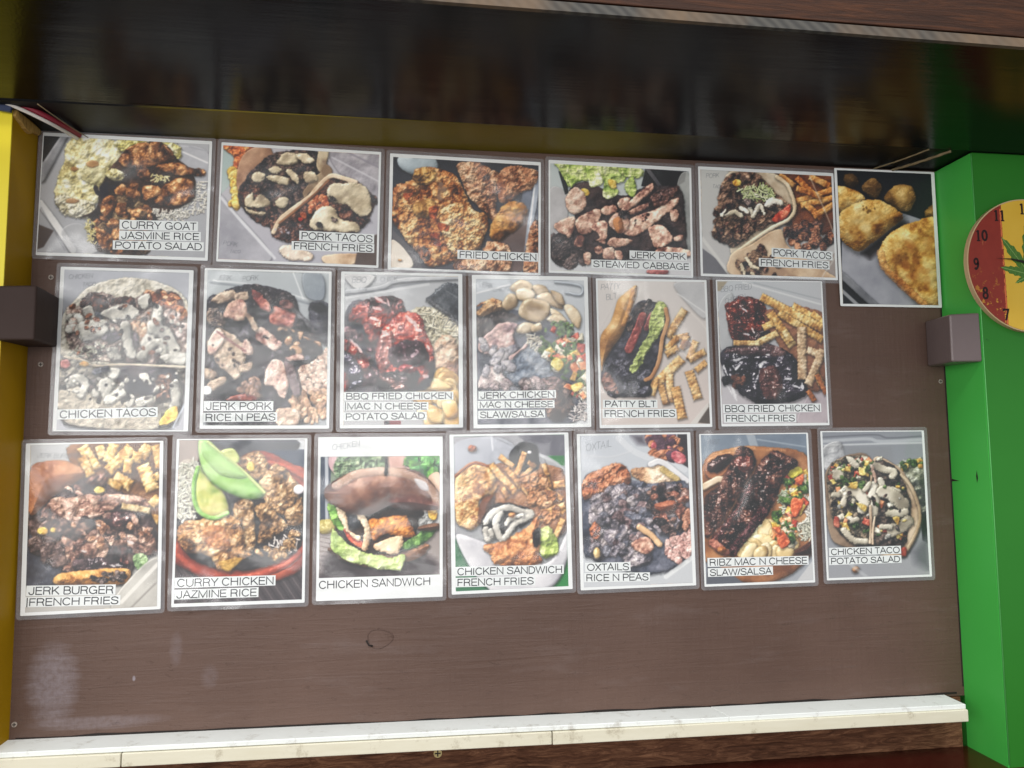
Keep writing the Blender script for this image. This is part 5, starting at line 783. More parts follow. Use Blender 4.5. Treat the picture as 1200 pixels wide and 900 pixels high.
def pic_sandwich_fries():
    p = Pic([(50, 48), (614, 43), (640, 815), (60, 845)], bg=((150, 150, 158), (140, 144, 146)), seed=161)
    p.fill([(50, 560), (250, 845), (60, 850)], (50, 104, 74)); p.fill([(540, 820), (640, 640), (645, 830)], (44, 130, 70)); p.fill([(380, 44), (616, 44), (620, 160), (480, 140)], (92, 92, 102), (110, 110, 120)); p.fill([(530, 150), (616, 150), (618, 200), (590, 200)], (70, 130, 84)); p.G([(50, 90), (250, 50), (370, 110), (300, 200), (60, 240)], M('foam', c=[(160, 164, 176), (186, 190, 202)], R=4)); p.line([(245, 50), (252, 120)], 4, (200, 204, 214)); p.line([(250, 50), (400, 120)], 4, (120, 122, 130)); p.E(145, 110, 20, 14, 0, M('crust', c=[(130, 70, 44), (176, 110, 76)]))
    p.G([(60, 560), (240, 600), (520, 700), (640, 520), (640, 660), (540, 830), (240, 840)], M('foam', c=[(160, 160, 168), (196, 196, 202)], R=20)); p.line([(480, 140), (590, 200), (625, 300)], 8, (196, 200, 206)); p.G([(520, 160), (620, 220), (620, 300), (560, 260)], M('foam'), a=.5)
    p.G([(200, 200), (560, 200), (630, 320), (630, 520), (520, 560), (400, 420), (200, 380)], M('dark', c=[(110, 74, 54), (156, 112, 84), (180, 136, 106)]))
    p.G([(330, 160), (370, 90), (420, 78), (470, 100), (485, 200), (420, 230), (340, 190)], M('char', c=[(12, 12, 15), (32, 32, 36)], b=1, R=30)); p.E(438, 132, 12, 10, 0, M('foam', c=[(200, 200, 206), (230, 230, 236)]), sh=0)
    for f in [(285, 150, 360, 205, 18), (415, 130, 370, 250, 20), (470, 190, 400, 260, 16), (240, 195, 370, 335, 26), (320, 210, 400, 310, 20), (270, 290, 240, 350, 18), (300, 310, 330, 360, 20), (520, 240, 540, 320, 22), (470, 280, 600, 380, 20), (560, 300, 620, 290, 26), (610, 470, 560, 590, 20), (430, 180, 460, 200, 16), (510, 190, 530, 250, 16), (560, 340, 610, 370, 16), (440, 340, 490, 330, 18), (380, 270, 440, 350, 18), (540, 400, 620, 440, 22), (500, 440, 620, 400, 20), (480, 480, 560, 440, 22)]: p.F(*f[:4], f[4], M('fry', c=[(140, 94, 54), (196, 146, 92), (220, 180, 132)]))
    p.SC([(400, 250), (560, 260), (600, 480), (480, 500)], 24, (16, 30), [M('crust', c=[(130, 84, 56), (186, 132, 94), (214, 170, 134)])])
    p.G([(60, 260), (110, 205), (160, 185), (220, 200), (265, 260), (240, 330), (180, 380), (190, 470), (150, 525), (90, 510), (60, 460)], M('bun', c=[(150, 98, 60), (208, 164, 112), (228, 194, 146)], f=12, b=5, R=26)); p.speck([(70, 380), (180, 260), (180, 460), (90, 480)], 30, (3, 8), (150, 96, 56), .7); p.K([(60, 250), (120, 200), (165, 183), (225, 200)], 8, M('bun', c=[(100, 56, 34), (150, 94, 60)]), sh=0); p.G([(190, 380), (260, 350), (240, 450), (180, 500)], M('bun', c=[(90, 56, 44), (140, 98, 76)]), a=.8)
    p.G([(200, 480), (260, 400), (360, 390), (450, 430), (420, 500), (240, 560)], M('char', c=[(22, 20, 24), (44, 40, 44)])); LG = M('let', c=[(110, 130, 56), (160, 180, 96), (200, 210, 140)])
    p.G([(490, 540), (540, 510), (590, 590), (580, 650), (500, 660)], LG); p.G([(210, 610), (300, 580), (420, 520), (480, 460), (490, 540), (490, 640), (490, 700), (280, 710), (240, 660)], M('crust', c=[(120, 70, 44), (184, 124, 82), (216, 164, 120)], f=22, b=9)); p.G([(455, 545), (490, 520), (490, 590), (465, 610)], M('dark'))
    C = M('creamw', c=[(150, 146, 140), (206, 202, 194), (230, 228, 222)], f=60, b=2)
    blobs(p, [(17, [(215, 490), (250, 440), (320, 412), (400, 430), (445, 440), (420, 470), (360, 500), (310, 570), (280, 550), (265, 490), (290, 440)]), (13, [(320, 500), (340, 470), (400, 450)]), (16, [(215, 520), (225, 570), (250, 560)]), (14, [(240, 530), (245, 550)])], C); p.E(350, 450, 18, 14, 0, M('bun'))
    return p.done()
def pic_oxtail():
    p = Pic([(45, 55), (612, 50), (640, 832), (72, 850)], bg=((178, 184, 194), (178, 182, 188)), seed=171)
    p.fill([(560, 50), (614, 50), (618, 230), (570, 200)], (52, 48, 52)); p.SC([(380, 60), (580, 60), (570, 180), (420, 150)], 30, (16, 34), [M('tom', c=[(130, 50, 60), (176, 84, 92), (210, 140, 140)]), M('crust', c=[(150, 90, 60), (200, 140, 110)]), M('dark', c=[(60, 36, 50), (90, 60, 76)])], sh=0); p.fill([(310, 52), (380, 52), (400, 110), (350, 100)], (90, 86, 96), soft=8)
    p.line([(250, 70), (330, 140), (450, 190), (600, 240)], 16, (204, 208, 216), .6); p.line([(60, 160), (200, 170), (320, 140)], 5, (200, 204, 212), .6)
    p.G([(310, 240), (500, 225), (600, 300), (420, 330)], M('potato', c=[(160, 120, 90), (206, 170, 136), (226, 200, 176)])); p.K([(420, 210), (480, 200), (610, 300)], 16, M('foam', c=[(186, 186, 192), (214, 214, 220)])); p.K([(480, 235), (560, 290)], 16, M('dice', c=[(180, 150, 80), (216, 190, 130)]), a=.8)
    p.G([(60, 370), (120, 240), (400, 310), (620, 320), (635, 620), (540, 760), (350, 780), (130, 710), (70, 660)], M('dark', c=[(36, 40, 52), (70, 74, 88), (110, 112, 124)], f=40))
    p.G([(60, 300), (120, 240), (240, 205), (290, 230), (310, 310), (200, 340), (100, 390), (65, 380)], M('crust', c=[(120, 66, 44), (182, 118, 86), (214, 160, 130)]))
    O = M('goat', c=[(50, 50, 60), (96, 92, 102), (140, 132, 138), (186, 176, 176)], f=22)
    for q in [[(180, 350), (280, 310), (370, 380), (380, 500), (300, 560), (180, 500)], [(100, 450), (180, 360), (240, 480), (200, 600), (120, 560)], [(180, 560), (320, 500), (400, 560), (330, 660), (200, 660)], [(440, 340), (520, 310), (620, 360), (560, 420), (460, 430)], [(420, 470), (560, 430), (620, 480), (560, 570), (460, 570)], [(110, 600), (200, 620), (180, 700), (120, 700)], [(260, 650), (400, 650), (420, 720), (300, 740)]]: p.G(q, O)
    p.SC([(110, 400), (400, 330), (420, 560), (300, 700), (120, 660)], 60, (16, 34), [M('goat', c=[(40, 44, 56), (84, 88, 102), (134, 134, 146)]), O, M('goat', c=[(60, 46, 50), (120, 96, 98), (180, 156, 154)])], a=.8); p.SC([(380, 320), (620, 330), (630, 560), (450, 600)], 50, (14, 26), [M('goat', c=[(34, 30, 34), (84, 66, 64), (150, 116, 104)]), M('char'), M('goat', c=[(90, 54, 48), (150, 100, 84), (196, 148, 128)])])
    p.G([(100, 550), (130, 510), (160, 580), (120, 600)], M('crust', c=[(150, 80, 50), (196, 126, 92)])); p.G([(440, 420), (540, 400), (550, 440), (470, 460)], M('bun', c=[(150, 84, 60), (196, 126, 96)]), a=.8); p.K([(360, 540), (420, 580), (465, 630)], 16, M('mac', c=[(170, 126, 90), (216, 176, 136)])); p.E(138, 672, 18, 30, 0, MT['mac']); p.G([(320, 620), (400, 590), (440, 640), (400, 680), (340, 660)], M('pork'))
    p.SC([(490, 640), (560, 570), (635, 560), (635, 680), (540, 730)], 60, (11, 19), M('pork', c=[(150, 104, 98), (200, 156, 148), (222, 188, 180)]), 1.6, sh=6); p.SC([(590, 470), (635, 450), (635, 560), (600, 560)], 14, (10, 18), M('pork', c=[(140, 90, 70), (190, 140, 118)]))
    p.line([(500, 800), (640, 700)], 12, (200, 204, 208), .7)
    return p.done()
def pic_ribs():
    p = Pic([(50, 55), (625, 48), (660, 840), (88, 862)], bg=((112, 124, 138), (150, 154, 162)), seed=181)
    p.fill([(50, 50), (630, 45), (635, 200), (50, 230)], (96, 108, 124), (126, 138, 152)); p.line([(320, 50), (350, 150)], 22, (176, 184, 194), .6); p.line([(360, 80), (620, 120)], 4, (150, 160, 172), .7)
    p.G([(60, 230), (200, 130), (400, 120), (640, 180), (665, 500), (650, 700), (500, 830), (300, 855), (60, 700)], M('bun', c=[(110, 66, 36), (160, 108, 68), (190, 142, 100)], R=26)); p.fill([(90, 720), (300, 862), (88, 862)], (96, 100, 110)); p.fill([(560, 862), (662, 730), (665, 862)], (186, 188, 192))
    p.G([(78, 260), (90, 190), (180, 150), (260, 160), (200, 260), (120, 300)], M('bun', c=[(150, 90, 56), (196, 138, 96)], R=12)); p.G([(84, 230), (110, 190), (200, 160), (230, 180), (180, 240), (110, 264)], M('bbqd', c=[(34, 16, 16), (64, 34, 30)], b=1)); p.K([(65, 340), (140, 300), (170, 300)], 18, M('tort'))
    p.SC([(250, 700), (350, 570), (440, 520), (560, 640), (540, 700)], 30, (30, 48), M('mac', c=[(176, 142, 90), (220, 190, 136), (238, 218, 176)]), 1.8); p.G([(560, 700), (650, 630), (660, 660), (640, 700)], M('bun', c=[(50, 24, 18), (90, 50, 36)]))
    p.rice([(470, 390), (520, 340), (540, 500), (500, 480)], 60, c=((170, 190, 150), (230, 236, 214)), l=16); p.rice([(560, 560), (650, 490), (655, 620), (600, 620)], 90, c=((180, 180, 160), (226, 226, 210)), l=16); p.rice([(590, 400), (650, 380), (655, 500), (600, 480)], 50, c=((190, 180, 170), (226, 220, 210)), l=14)
    salsa(p, [(500, 270), (630, 240), (645, 420), (560, 500), (500, 440), (530, 360)], 40, (18, 30)); salsa(p, [(430, 570), (470, 490), (560, 520), (560, 640), (480, 650)], 26, (16, 28)); p.G([(520, 240), (580, 228), (605, 255), (560, 290), (525, 275)], M('dice', c=[(190, 176, 50), (226, 216, 90)]))
    for a in [(520, 310, 30), (500, 410, 40), (455, 500, 70), (548, 615, 80), (530, 415, 20), (610, 340, 60)]: p.E(a[0], a[1], 32, 17, a[2], MT['herb'])
    for q in [[(550, 400), (610, 420), (570, 500), (540, 470)], [(560, 300), (610, 270), (600, 330)], [(460, 600), (500, 580), (535, 640), (490, 670)], [(440, 560), (480, 560), (480, 590)]]: p.G(q, M('tom', c=[(190, 80, 40), (226, 116, 76), (240, 160, 120)]))
    RB = M('bbqd', c=[(10, 6, 6), (38, 20, 17), (80, 44, 36), (132, 92, 78)], f=20, b=12, sp=1.3, R=50)
    p.G([(75, 400), (160, 320), (220, 180), (270, 120), (340, 150), (350, 220), (320, 280), (240, 420), (120, 590), (80, 590)], RB); p.G([(110, 620), (200, 500), (320, 290), (430, 145), (500, 160), (580, 210), (500, 300), (440, 450), (340, 580), (230, 700), (150, 660)], RB, sh=26)
    p.K([(390, 470), (300, 590), (225, 690)], 24, M('bbqd', c=[(24, 10, 12), (70, 34, 36), (120, 84, 86)], f=10), sh=8); p.K([(330, 330), (250, 470), (140, 620)], 14, M('bbqd', c=[(60, 24, 24), (110, 60, 54)]), sh=6); p.K([(350, 300), (450, 250), (560, 210)], 12, M('bbqd', c=[(24, 12, 12), (60, 34, 32)]), sh=8); p.G([(230, 190), (320, 170), (340, 230), (280, 260)], M('bbqd', c=[(50, 18, 16), (96, 44, 36), (140, 84, 70)]), sh=4)
    p.K([(120, 640), (190, 690)], 22, M('pork', c=[(130, 70, 60), (180, 120, 100)])); p.E(170, 680, 26, 20, 0, M('bun'))
    p.speck([(100, 560), (260, 200), (340, 170), (480, 180), (330, 560), (200, 640)], 60, (2, 5), (160, 150, 150), .6)
    return p.done(.85, 1.0)
def pic_taco_salad():
    p = Pic([(55, 52), (605, 48), (635, 818), (103, 840)], bg=((132, 138, 150), (150, 152, 160)), seed=191)
    p.line([(55, 105), (300, 90), (380, 105), (605, 95)], 9, (168, 174, 184)); p.line([(55, 128), (300, 120), (606, 112)], 5, (196, 202, 210)); p.line([(55, 80), (340, 66), (420, 84), (605, 74)], 4, (108, 112, 124)); p.G([(60, 140), (160, 110), (180, 260), (70, 260)], M('foam', b=8, f=30), a=.7); p.fill([(180, 130), (430, 130), (450, 260), (180, 260)], (136, 140, 148), soft=10)
    p.G([(470, 240), (560, 205), (612, 215), (625, 480), (590, 500), (500, 350)], M('potato', c=[(104, 106, 84), (156, 158, 140), (196, 198, 184)], f=20)); p.SC([(480, 220), (606, 210), (606, 240), (500, 250)], 10, (10, 18), [MT['dice'], MT['herb']]); p.SC([(550, 330), (620, 320), (625, 470), (590, 440)], 14, (10, 22), M('herb', c=[(40, 48, 44), (80, 86, 74)]), a=.7); p.fill([(590, 500), (632, 480), (635, 660), (600, 640)], (22, 24, 32)); p.fill([(540, 700), (635, 600), (640, 800), (560, 760)], (110, 112, 122), soft=12)
    p.G([(80, 400), (85, 260), (200, 180), (330, 220), (340, 660), (160, 670), (100, 590)], M('tort', c=[(110, 86, 66), (160, 132, 106)])); p.G([(95, 400), (85, 290), (130, 210), (330, 220), (335, 640), (200, 640), (110, 500)], M('crumb', c=[(22, 24, 20), (58, 56, 46), (104, 92, 76), (150, 130, 108)]))
    p.G([(330, 220), (450, 230), (520, 300), (580, 420), (590, 560), (540, 680), (480, 730), (340, 670)], M('tort', c=[(120, 94, 72), (176, 146, 116), (204, 178, 150)])); p.G([(340, 240), (450, 240), (490, 300), (540, 440), (530, 560), (490, 680), (340, 660)], M('crumb', c=[(22, 20, 22), (58, 50, 48), (110, 90, 80)])); p.K([(490, 290), (540, 350), (585, 470), (580, 570), (520, 690)], 9, M('tort', c=[(170, 140, 106), (210, 184, 150)]))
    salsa(p, [(90, 250), (180, 200), (400, 200), (330, 320), (120, 330)], 26, (12, 22)); salsa(p, [(100, 350), (320, 330), (310, 620), (200, 620), (110, 480)], 18, (12, 22)); salsa(p, [(350, 300), (500, 300), (510, 640), (360, 640)], 16, (12, 22)); p.SC([(100, 300), (320, 320), (300, 620), (110, 460)], 20, (12, 22), [MT['herb'], MT['char']])
    C = M('creamw', c=[(140, 130, 112), (190, 180, 158), (218, 210, 192)], f=60, b=3)
    blobs(p, [[(185, 190), (220, 190), (270, 240), (230, 250)], [(110, 270), (160, 260), (180, 300), (130, 320)], (30, [(180, 390), (210, 370), (260, 400), (290, 430), (280, 470)]), (16, [(185, 400), (175, 450)]), (15, [(120, 400), (150, 400)]), (22, [(345, 350), (330, 400)]), (24, [(350, 420), (340, 500)]), (20, [(350, 240), (400, 260), (450, 270), (440, 300)]), (18, [(375, 320), (400, 360), (470, 380)]), (36, [(390, 380), (440, 400), (500, 450)]), (20, [(420, 500), (470, 500), (510, 490)]), (32, [(440, 590), (490, 570), (525, 540)]), (12, [(380, 570), (430, 570)]), (18, [(180, 590), (230, 640), (300, 650)]), (14, [(220, 540), (250, 530)]), (13, [(290, 370), (320, 340)])], C)
    for q in [[(200, 335), (250, 330), (250, 365), (205, 360)], [(240, 440), (300, 460), (290, 490)], [(440, 520), (480, 520), (470, 560)], [(260, 250), (300, 245), (300, 290), (265, 290)]]: p.G(q, MT['dice'])
    p.SC([(90, 240), (500, 240), (520, 640), (140, 600)], 34, (5, 11), [MT['char'], MT['herb'], MT['creamw'], MT['dice'], MT['crumb']], 1.8, sh=4)
    p.K([(330, 240), (345, 300), (350, 330)], 7, M('pork')); p.K([(322, 460), (326, 560), (322, 655)], 8, M('tort')); p.K([(345, 520), (335, 600), (335, 660)], 6, M('tort')); p.G([(125, 520), (150, 520), (160, 570), (130, 570)], MT['tom']); p.E(500, 700, 18, 26, 0, MT['tom']); p.E(245, 795, 20, 16, 0, MT['bun']); p.line([(110, 690), (300, 830)], 8, (176, 180, 188), .5)
    return p.done(.66, 1.08)
MENU = [
    (-0.4895, 0.4436, -0.0099, 0.2794, 0.2159, (-0.1381, -0.1027, 0.1350, 0.1019), [('CURRY GOAT', -0.0082, -0.0408, 0.1295, 0.018, 0.016), ('JASMINE RICE', -0.0081, -0.0599, 0.1348, 0.0168, 0.0195), ('POTATO SALAD', -0.0175, -0.0777, 0.1497, 0.0164, 0.016)], pic_goat, 'wide laminated picture of curry goat with jasmine rice and potato salad', [], True),
    (-0.1949, 0.4389, -0.0165, 0.2794, 0.2159, (-0.1366, -0.1035, 0.1361, 0.1026), [('PORK TACOS', -0.0002, -0.0461, 0.1312, 0.0177, -0.0022), ('FRENCH FRIES', -0.0129, -0.0656, 0.1444, 0.0168, 0.0084)], pic_tacos_wide, 'wide laminated picture of two pork tacos under cream sauce, second in top row', [('PORK', -0.13, -0.078, 0.008, -0.1), ('TACO', -0.118, -0.092, 0.006, 0)], True),
    (0.1007, 0.4324, -0.0151, 0.2794, 0.2159, (-0.1340, -0.1040, 0.1355, 0.1015), [('FRIED CHICKEN', -0.0144, -0.0667, 0.1493, 0.017, 0.0044)], pic_fried, 'wide laminated picture of golden fried chicken pieces', [], True),
    (0.3950, 0.4336, -0.0125, 0.2794, 0.2159, (-0.1366, -0.1037, 0.1355, 0.1013), [('JERK PORK', 0.0152, -0.0595, 0.1125, 0.0165, 0.0009), ('STEAMED CABBAGE', -0.0587, -0.0799, 0.1931, 0.0163, 0.0071)], pic_cabbage, 'wide laminated picture of jerk pork with green steamed cabbage on top', [], True),
    (0.6891, 0.4350, -0.0077, 0.2794, 0.2159, (-0.1353, -0.1031, 0.1352, 0.1017), [('PORK TACOS', 0.0046, -0.0477, 0.1262, 0.0182, -0.0284), ('FRENCH FRIES', -0.0222, -0.0689, 0.1456, 0.0173, -0.0098)], pic_tacos_slaw, 'wide laminated picture of pork tacos with shredded lettuce and fries, beside the baked patties', [('PORK', -0.125, 0.085, 0.009, 0.1), ('TACO', -0.112, 0.066, 0.007, 0)], True),
    (0.9376, 0.4131, 0.0009, 0.2153, 0.2765, (-0.1022, -0.1336, 0.1002, 0.1343), [], pic_patties, 'unlabelled picture of golden baked patties against a dark background', [], False),
    (-0.4817, 0.1772, -0.0057, 0.2159, 0.2794, (-0.1018, -0.1377, 0.1007, 0.1349), [('CHICKEN TACOS', -0.1017, -0.1033, 0.1593, 0.0174, 0.0304)], pic_chicken_tacos, 'tall laminated picture of chicken tacos under pale sauce with one label line', [('CHICKEN', -0.095, 0.118, 0.008, 0.1), ('TACO', -0.072, 0.106, 0.007, 0.1)], True),
    (-0.2471, 0.1806, -0.0033, 0.2159, 0.2794, (-0.1030, -0.1341, 0.1031, 0.1360), [('JERK PORK', -0.1022, -0.0923, 0.1151, 0.0178, 0.0039), ('RICE N PEAS', -0.1026, -0.1124, 0.1224, 0.0167, 0.0101)], pic_pork_peas, 'tall laminated picture of charred jerk pork with rice n peas', [('JERK', -0.088, 0.118, 0.009, 0.05), ('PORK', -0.045, 0.118, 0.009, 0.1)], True),
    (-0.0138, 0.1809, 0.0026, 0.2159, 0.2794, (-0.1017, -0.1341, 0.1006, 0.1351), [('BBQ FRIED CHICKEN', -0.1013, -0.0761, 0.1921, 0.0153, 0.0066), ('|MAC N CHEESE', -0.1011, -0.0934, 0.1475, 0.0152, -0.0022), ('POTATO SALAD', -0.1016, -0.112, 0.1447, 0.0152, 0.0076)], pic_bbq_mac, 'tall laminated picture of red glossy bbq fried chicken with mac n cheese', [('BBQ', -0.09, 0.12, 0.011, 0.0), ('CHICK', -0.04, 0.122, 0.009, 0.05), ('MAC', -0.078, 0.104, 0.008, 0)], True),
    (0.2201, 0.1805, 0.0071, 0.2159, 0.2794, (-0.1008, -0.1332, 0.1008, 0.1325), [('JERK CHICKEN', -0.0985, -0.0735, 0.1419, 0.0153, 0.0138), ('MAC N CHEESE', -0.1, -0.0905, 0.1403, 0.0146, 0.0029), ('SLAW/SALSA', -0.0996, -0.1084, 0.1221, 0.0153, 0.0106)], pic_jerk_chicken, 'tall laminated picture of jerk chicken with mac n cheese and salsa', [('JERK', -0.095, 0.118, 0.009, -0.1), ('CHICKEN', -0.07, 0.108, 0.008, 0.1)], True),
    (0.4518, 0.1797, 0.0071, 0.2159, 0.2794, (-0.1044, -0.1339, 0.1036, 0.1355), [('PATTY BLT', -0.1008, -0.0876, 0.1039, 0.0156, -0.0063), ('FRENCH FRIES', -0.1022, -0.1049, 0.1413, 0.0169, -0.0033)], pic_blt, 'tall laminated picture of a patty blt with lettuce and crinkle fries', [('PATTY', -0.1, 0.118, 0.011, 0.05), ('BLT', -0.09, 0.098, 0.011, 0.2)], True),
    (0.6861, 0.1820, 0.0075, 0.2159, 0.2794, (-0.1057, -0.1350, 0.1048, 0.1377), [('BBQ FRIED CHICKEN', -0.104, -0.0982, 0.1967, 0.017, 0.0011), ('FRENCH FRIES', -0.103, -0.1165, 0.1439, 0.0166, -0.0045)], pic_bbq_fries, 'tall laminated picture of dark bbq fried chicken with french fries only', [('BBQ FRIED', -0.1, 0.116, 0.011, 0.1), ('CHICKEN', -0.092, 0.094, 0.009, 0.25)], True),
    (-0.5198, -0.1200, 0.0149, 0.2159, 0.2794, (-0.1008, -0.1347, 0.1024, 0.1370), [('JERK BURGER', -0.0996, -0.0917, 0.1369, 0.0171, -0.031), ('|FRENCH FRIES', -0.1007, -0.1102, 0.1457, 0.0164, -0.0244)], pic_burger, 'tall laminated picture of a jerk burger with bun and crinkle fries', [('JERK BURGER', -0.09, 0.116, 0.008, -0.05)], True),
    (-0.2843, -0.1157, -0.0010, 0.2159, 0.2794, (-0.1038, -0.1341, 0.1032, 0.1377), [('CURRY CHICKEN', -0.1034, -0.0917, 0.1627, 0.0175, -0.0038), ('JAZMINE RICE', -0.1035, -0.1112, 0.1353, 0.0168, -0.0008)], pic_curry, 'tall laminated picture of curry chicken with green avocado slices', [], True),
    (-0.0498, -0.1139, -0.0006, 0.2159, 0.2794, (-0.1036, -0.1013, 0.1027, 0.1056), [('CHICKEN SANDWICH', -0.1069, -0.104, 0.1963, 0.0178, 0.0035)], pic_sandwich, 'tall laminated picture of one chicken sandwich with white space above and below', [('CHICKEN', -0.085, 0.116, 0.01, 0.15)], True),
    (0.1799, -0.1093, 0.0134, 0.2159, 0.2794, (-0.1008, -0.1344, 0.1004, 0.1363), [('CHICKEN SANDWICH', -0.1011, -0.0922, 0.194, 0.0168, -0.0203), ('FRENCH FRIES', -0.1014, -0.111, 0.142, 0.0168, -0.0194)], pic_sandwich_fries, 'tall laminated picture of an open chicken sandwich with french fries on green', [], True),
    (0.4109, -0.1098, 0.0099, 0.2159, 0.2794, (-0.1020, -0.1348, 0.1016, 0.1366), [('OXTAILS', -0.0987, -0.0914, 0.084, 0.0164, -0.0213), ('RICE N PEAS', -0.1009, -0.1098, 0.122, 0.0164, -0.0253)], pic_oxtail, 'tall laminated picture of oxtails with rice n peas', [('OXTAIL', -0.092, 0.108, 0.013, 0.15)], True),
    (0.6432, -0.1113, 0.0064, 0.2159, 0.2794, (-0.1047, -0.1353, 0.1042, 0.1377), [('RIBZ MAC N CHEESE', -0.1005, -0.0879, 0.1973, 0.0167, -0.0124), ('SLAW/SALSA', -0.1006, -0.1066, 0.1261, 0.016, -0.0054)], pic_ribs, 'tall laminated picture of dark ribz with mac n cheese and slaw', [('RIBZ', -0.092, 0.12, 0.009, 0)], True),
    (0.8836, -0.1076, 0.0023, 0.2159, 0.2794, (-0.1041, -0.1355, 0.1030, 0.1377), [('CHICKEN TACO', -0.1013, -0.0798, 0.1472, 0.0155, 0.0012), ('POTATO SALAD', -0.1022, -0.097, 0.1481, 0.0151, -0.0006)], pic_taco_salad, 'tall laminated picture of chicken tacos labelled with potato salad, last in the bottom row', [], True),
]
# ------------------------------------------------------------------ the prints on the board
def print_material(name, im):
    H, W = im.shape[:2]; bi = bpy.data.images.new(name, W, H, alpha=False); px = np.ones((H, W, 4), np.float32); px[..., :3] = im[::-1]
    bi.pixels.foreach_set(px.ravel()); bi.update(); bi.pack()
    t = NT(name); uv = t.n('ShaderNodeTexCoord').outputs['UV']; tx = t.n('ShaderNodeTexImage', {'Vector': uv}, image=bi, interpolation='Cubic')
    c = t.mix(t.math('MULTIPLY', t.noise(t.coord(), 900, 2, .5), .06), tx.outputs[0], (.5, .5, .5, 1)); t.bsdf(c, .45, .4); return t.m
def rounded(x0, z0, x1, z1, r, n=4):
    o = []
    for cx, cz, a in ((x1 - r, z1 - r, 0), (x0 + r, z1 - r, 90), (x0 + r, z0 + r, 180), (x1 - r, z0 + r, 270)):
        o += [(cx + r * math.cos(math.radians(a + 90 * i / n)), cz + r * math.sin(math.radians(a + 90 * i / n))) for i in range(n + 1)]
    return o
GRP = 'laminated menu pictures on the brown board'
rnd = random.Random(9)
for i, (x, z, th, w, h, pr, labs, painter, label, pen, lam) in enumerate(MENU):
    row = 0 if i < 5 else 1 if i == 5 else 2 if i < 12 else 3
    y = {0: -.0024, 1: -.0050, 2: -.0052, 3: -.0060}[row] - (i % 2) * .0004
    t = empty('menu_picture', (x, y, z), label, 'menu picture', GRP, (rnd.uniform(-.007, .004), -th, rnd.uniform(-.006, .006)))
    bm = bmesh.new(); plate(bm, rounded(-w / 2, -h / 2, w / 2, h / 2, .0015, 2), 0, -.0003); bm_obj('paper', bm, M_PAPER, t)
    x0, z0, x1, z1 = pr; mt = print_material('printed_picture_of_food', painter())
    me = bpy.data.meshes.new('printed_photo'); me.from_pydata([(x0, -.00045, z0), (x1, -.00045, z0), (x1, -.00045, z1), (x0, -.00045, z1)], [], [(0, 1, 2, 3)])
    uvl = me.uv_layers.new(name='uv')
    for li, c in enumerate(((0, 0), (1, 0), (1, 1), (0, 1))): uvl.data[li].uv = c
    me.materials.append(mt); o = bpy.data.objects.new('printed_photo', me); COL.objects.link(o); o.parent = t
    for k, (s, lx, lz, ln, lh, an) in enumerate(labs):
        ca, sa = math.cos(an), math.sin(an); yy = -.00062 - k * .00006
        def P(u, v): return (lx + u * ca + v * sa, lz + u * sa - v * ca)
        no_strip = s == 'CHICKEN SANDWICH' and i == 14
        bm = bmesh.new(); q = [P(0, 0), P(0, lh * .97), P(ln, lh * .97), P(ln, 0)]; plate(bm, q, -.0005, yy)
        st = bm_obj('label_strip', bm, M_PAPER if no_strip else M_STRIP, t)
        bm = bmesh.new(); ch = lh * .73; mL = .0024 if s[0] == '|' else .0038; sx = (ln - mL - .0034) / (text_width(s) * ch); b = P(mL - .0006, lh * .86); write(bm, s, b[0], b[1], ch, sx, .00165, yy - .00012, an)
        bm_obj('lettering', bm, M_INK, st)
    if pen:
        for k, (s, px, pz, ph, pa) in enumerate(pen):
            bm = bmesh.new(); write(bm, s, px, pz, ph, .8, .0006, -.00066, pa, .25, .05, rnd); bm_obj('pen_note', bm, M_PEN, t)
    if lam:
        bm = bmesh.new(); oo = [bm.verts.new((a, -.0001, b)) for a, b in rounded(-w / 2 - .0064, -h / 2 - .0064, w / 2 + .0064, h / 2 + .0064, .005)]; ii = [bm.verts.new((a, -.0001, b)) for a, b in rounded(-w / 2 - .0001, -h / 2 - .0001, w / 2 + .0001, h / 2 + .0001, .0016)]
        for k in range(len(oo)): bm.faces.new((oo[k], oo[(k + 1) % len(oo)], ii[(k + 1) % len(ii)], ii[k]))
        bm_obj('sealed_border', bm, M_SEAL, t)
        e = .0068; bm = bmesh.new(); plate(bm, rounded(-w / 2 - e, -h / 2 - e, w / 2 + e, h / 2 + e, .005), .0002, -.00115); bm_obj('laminate', bm, M_LAM, t)

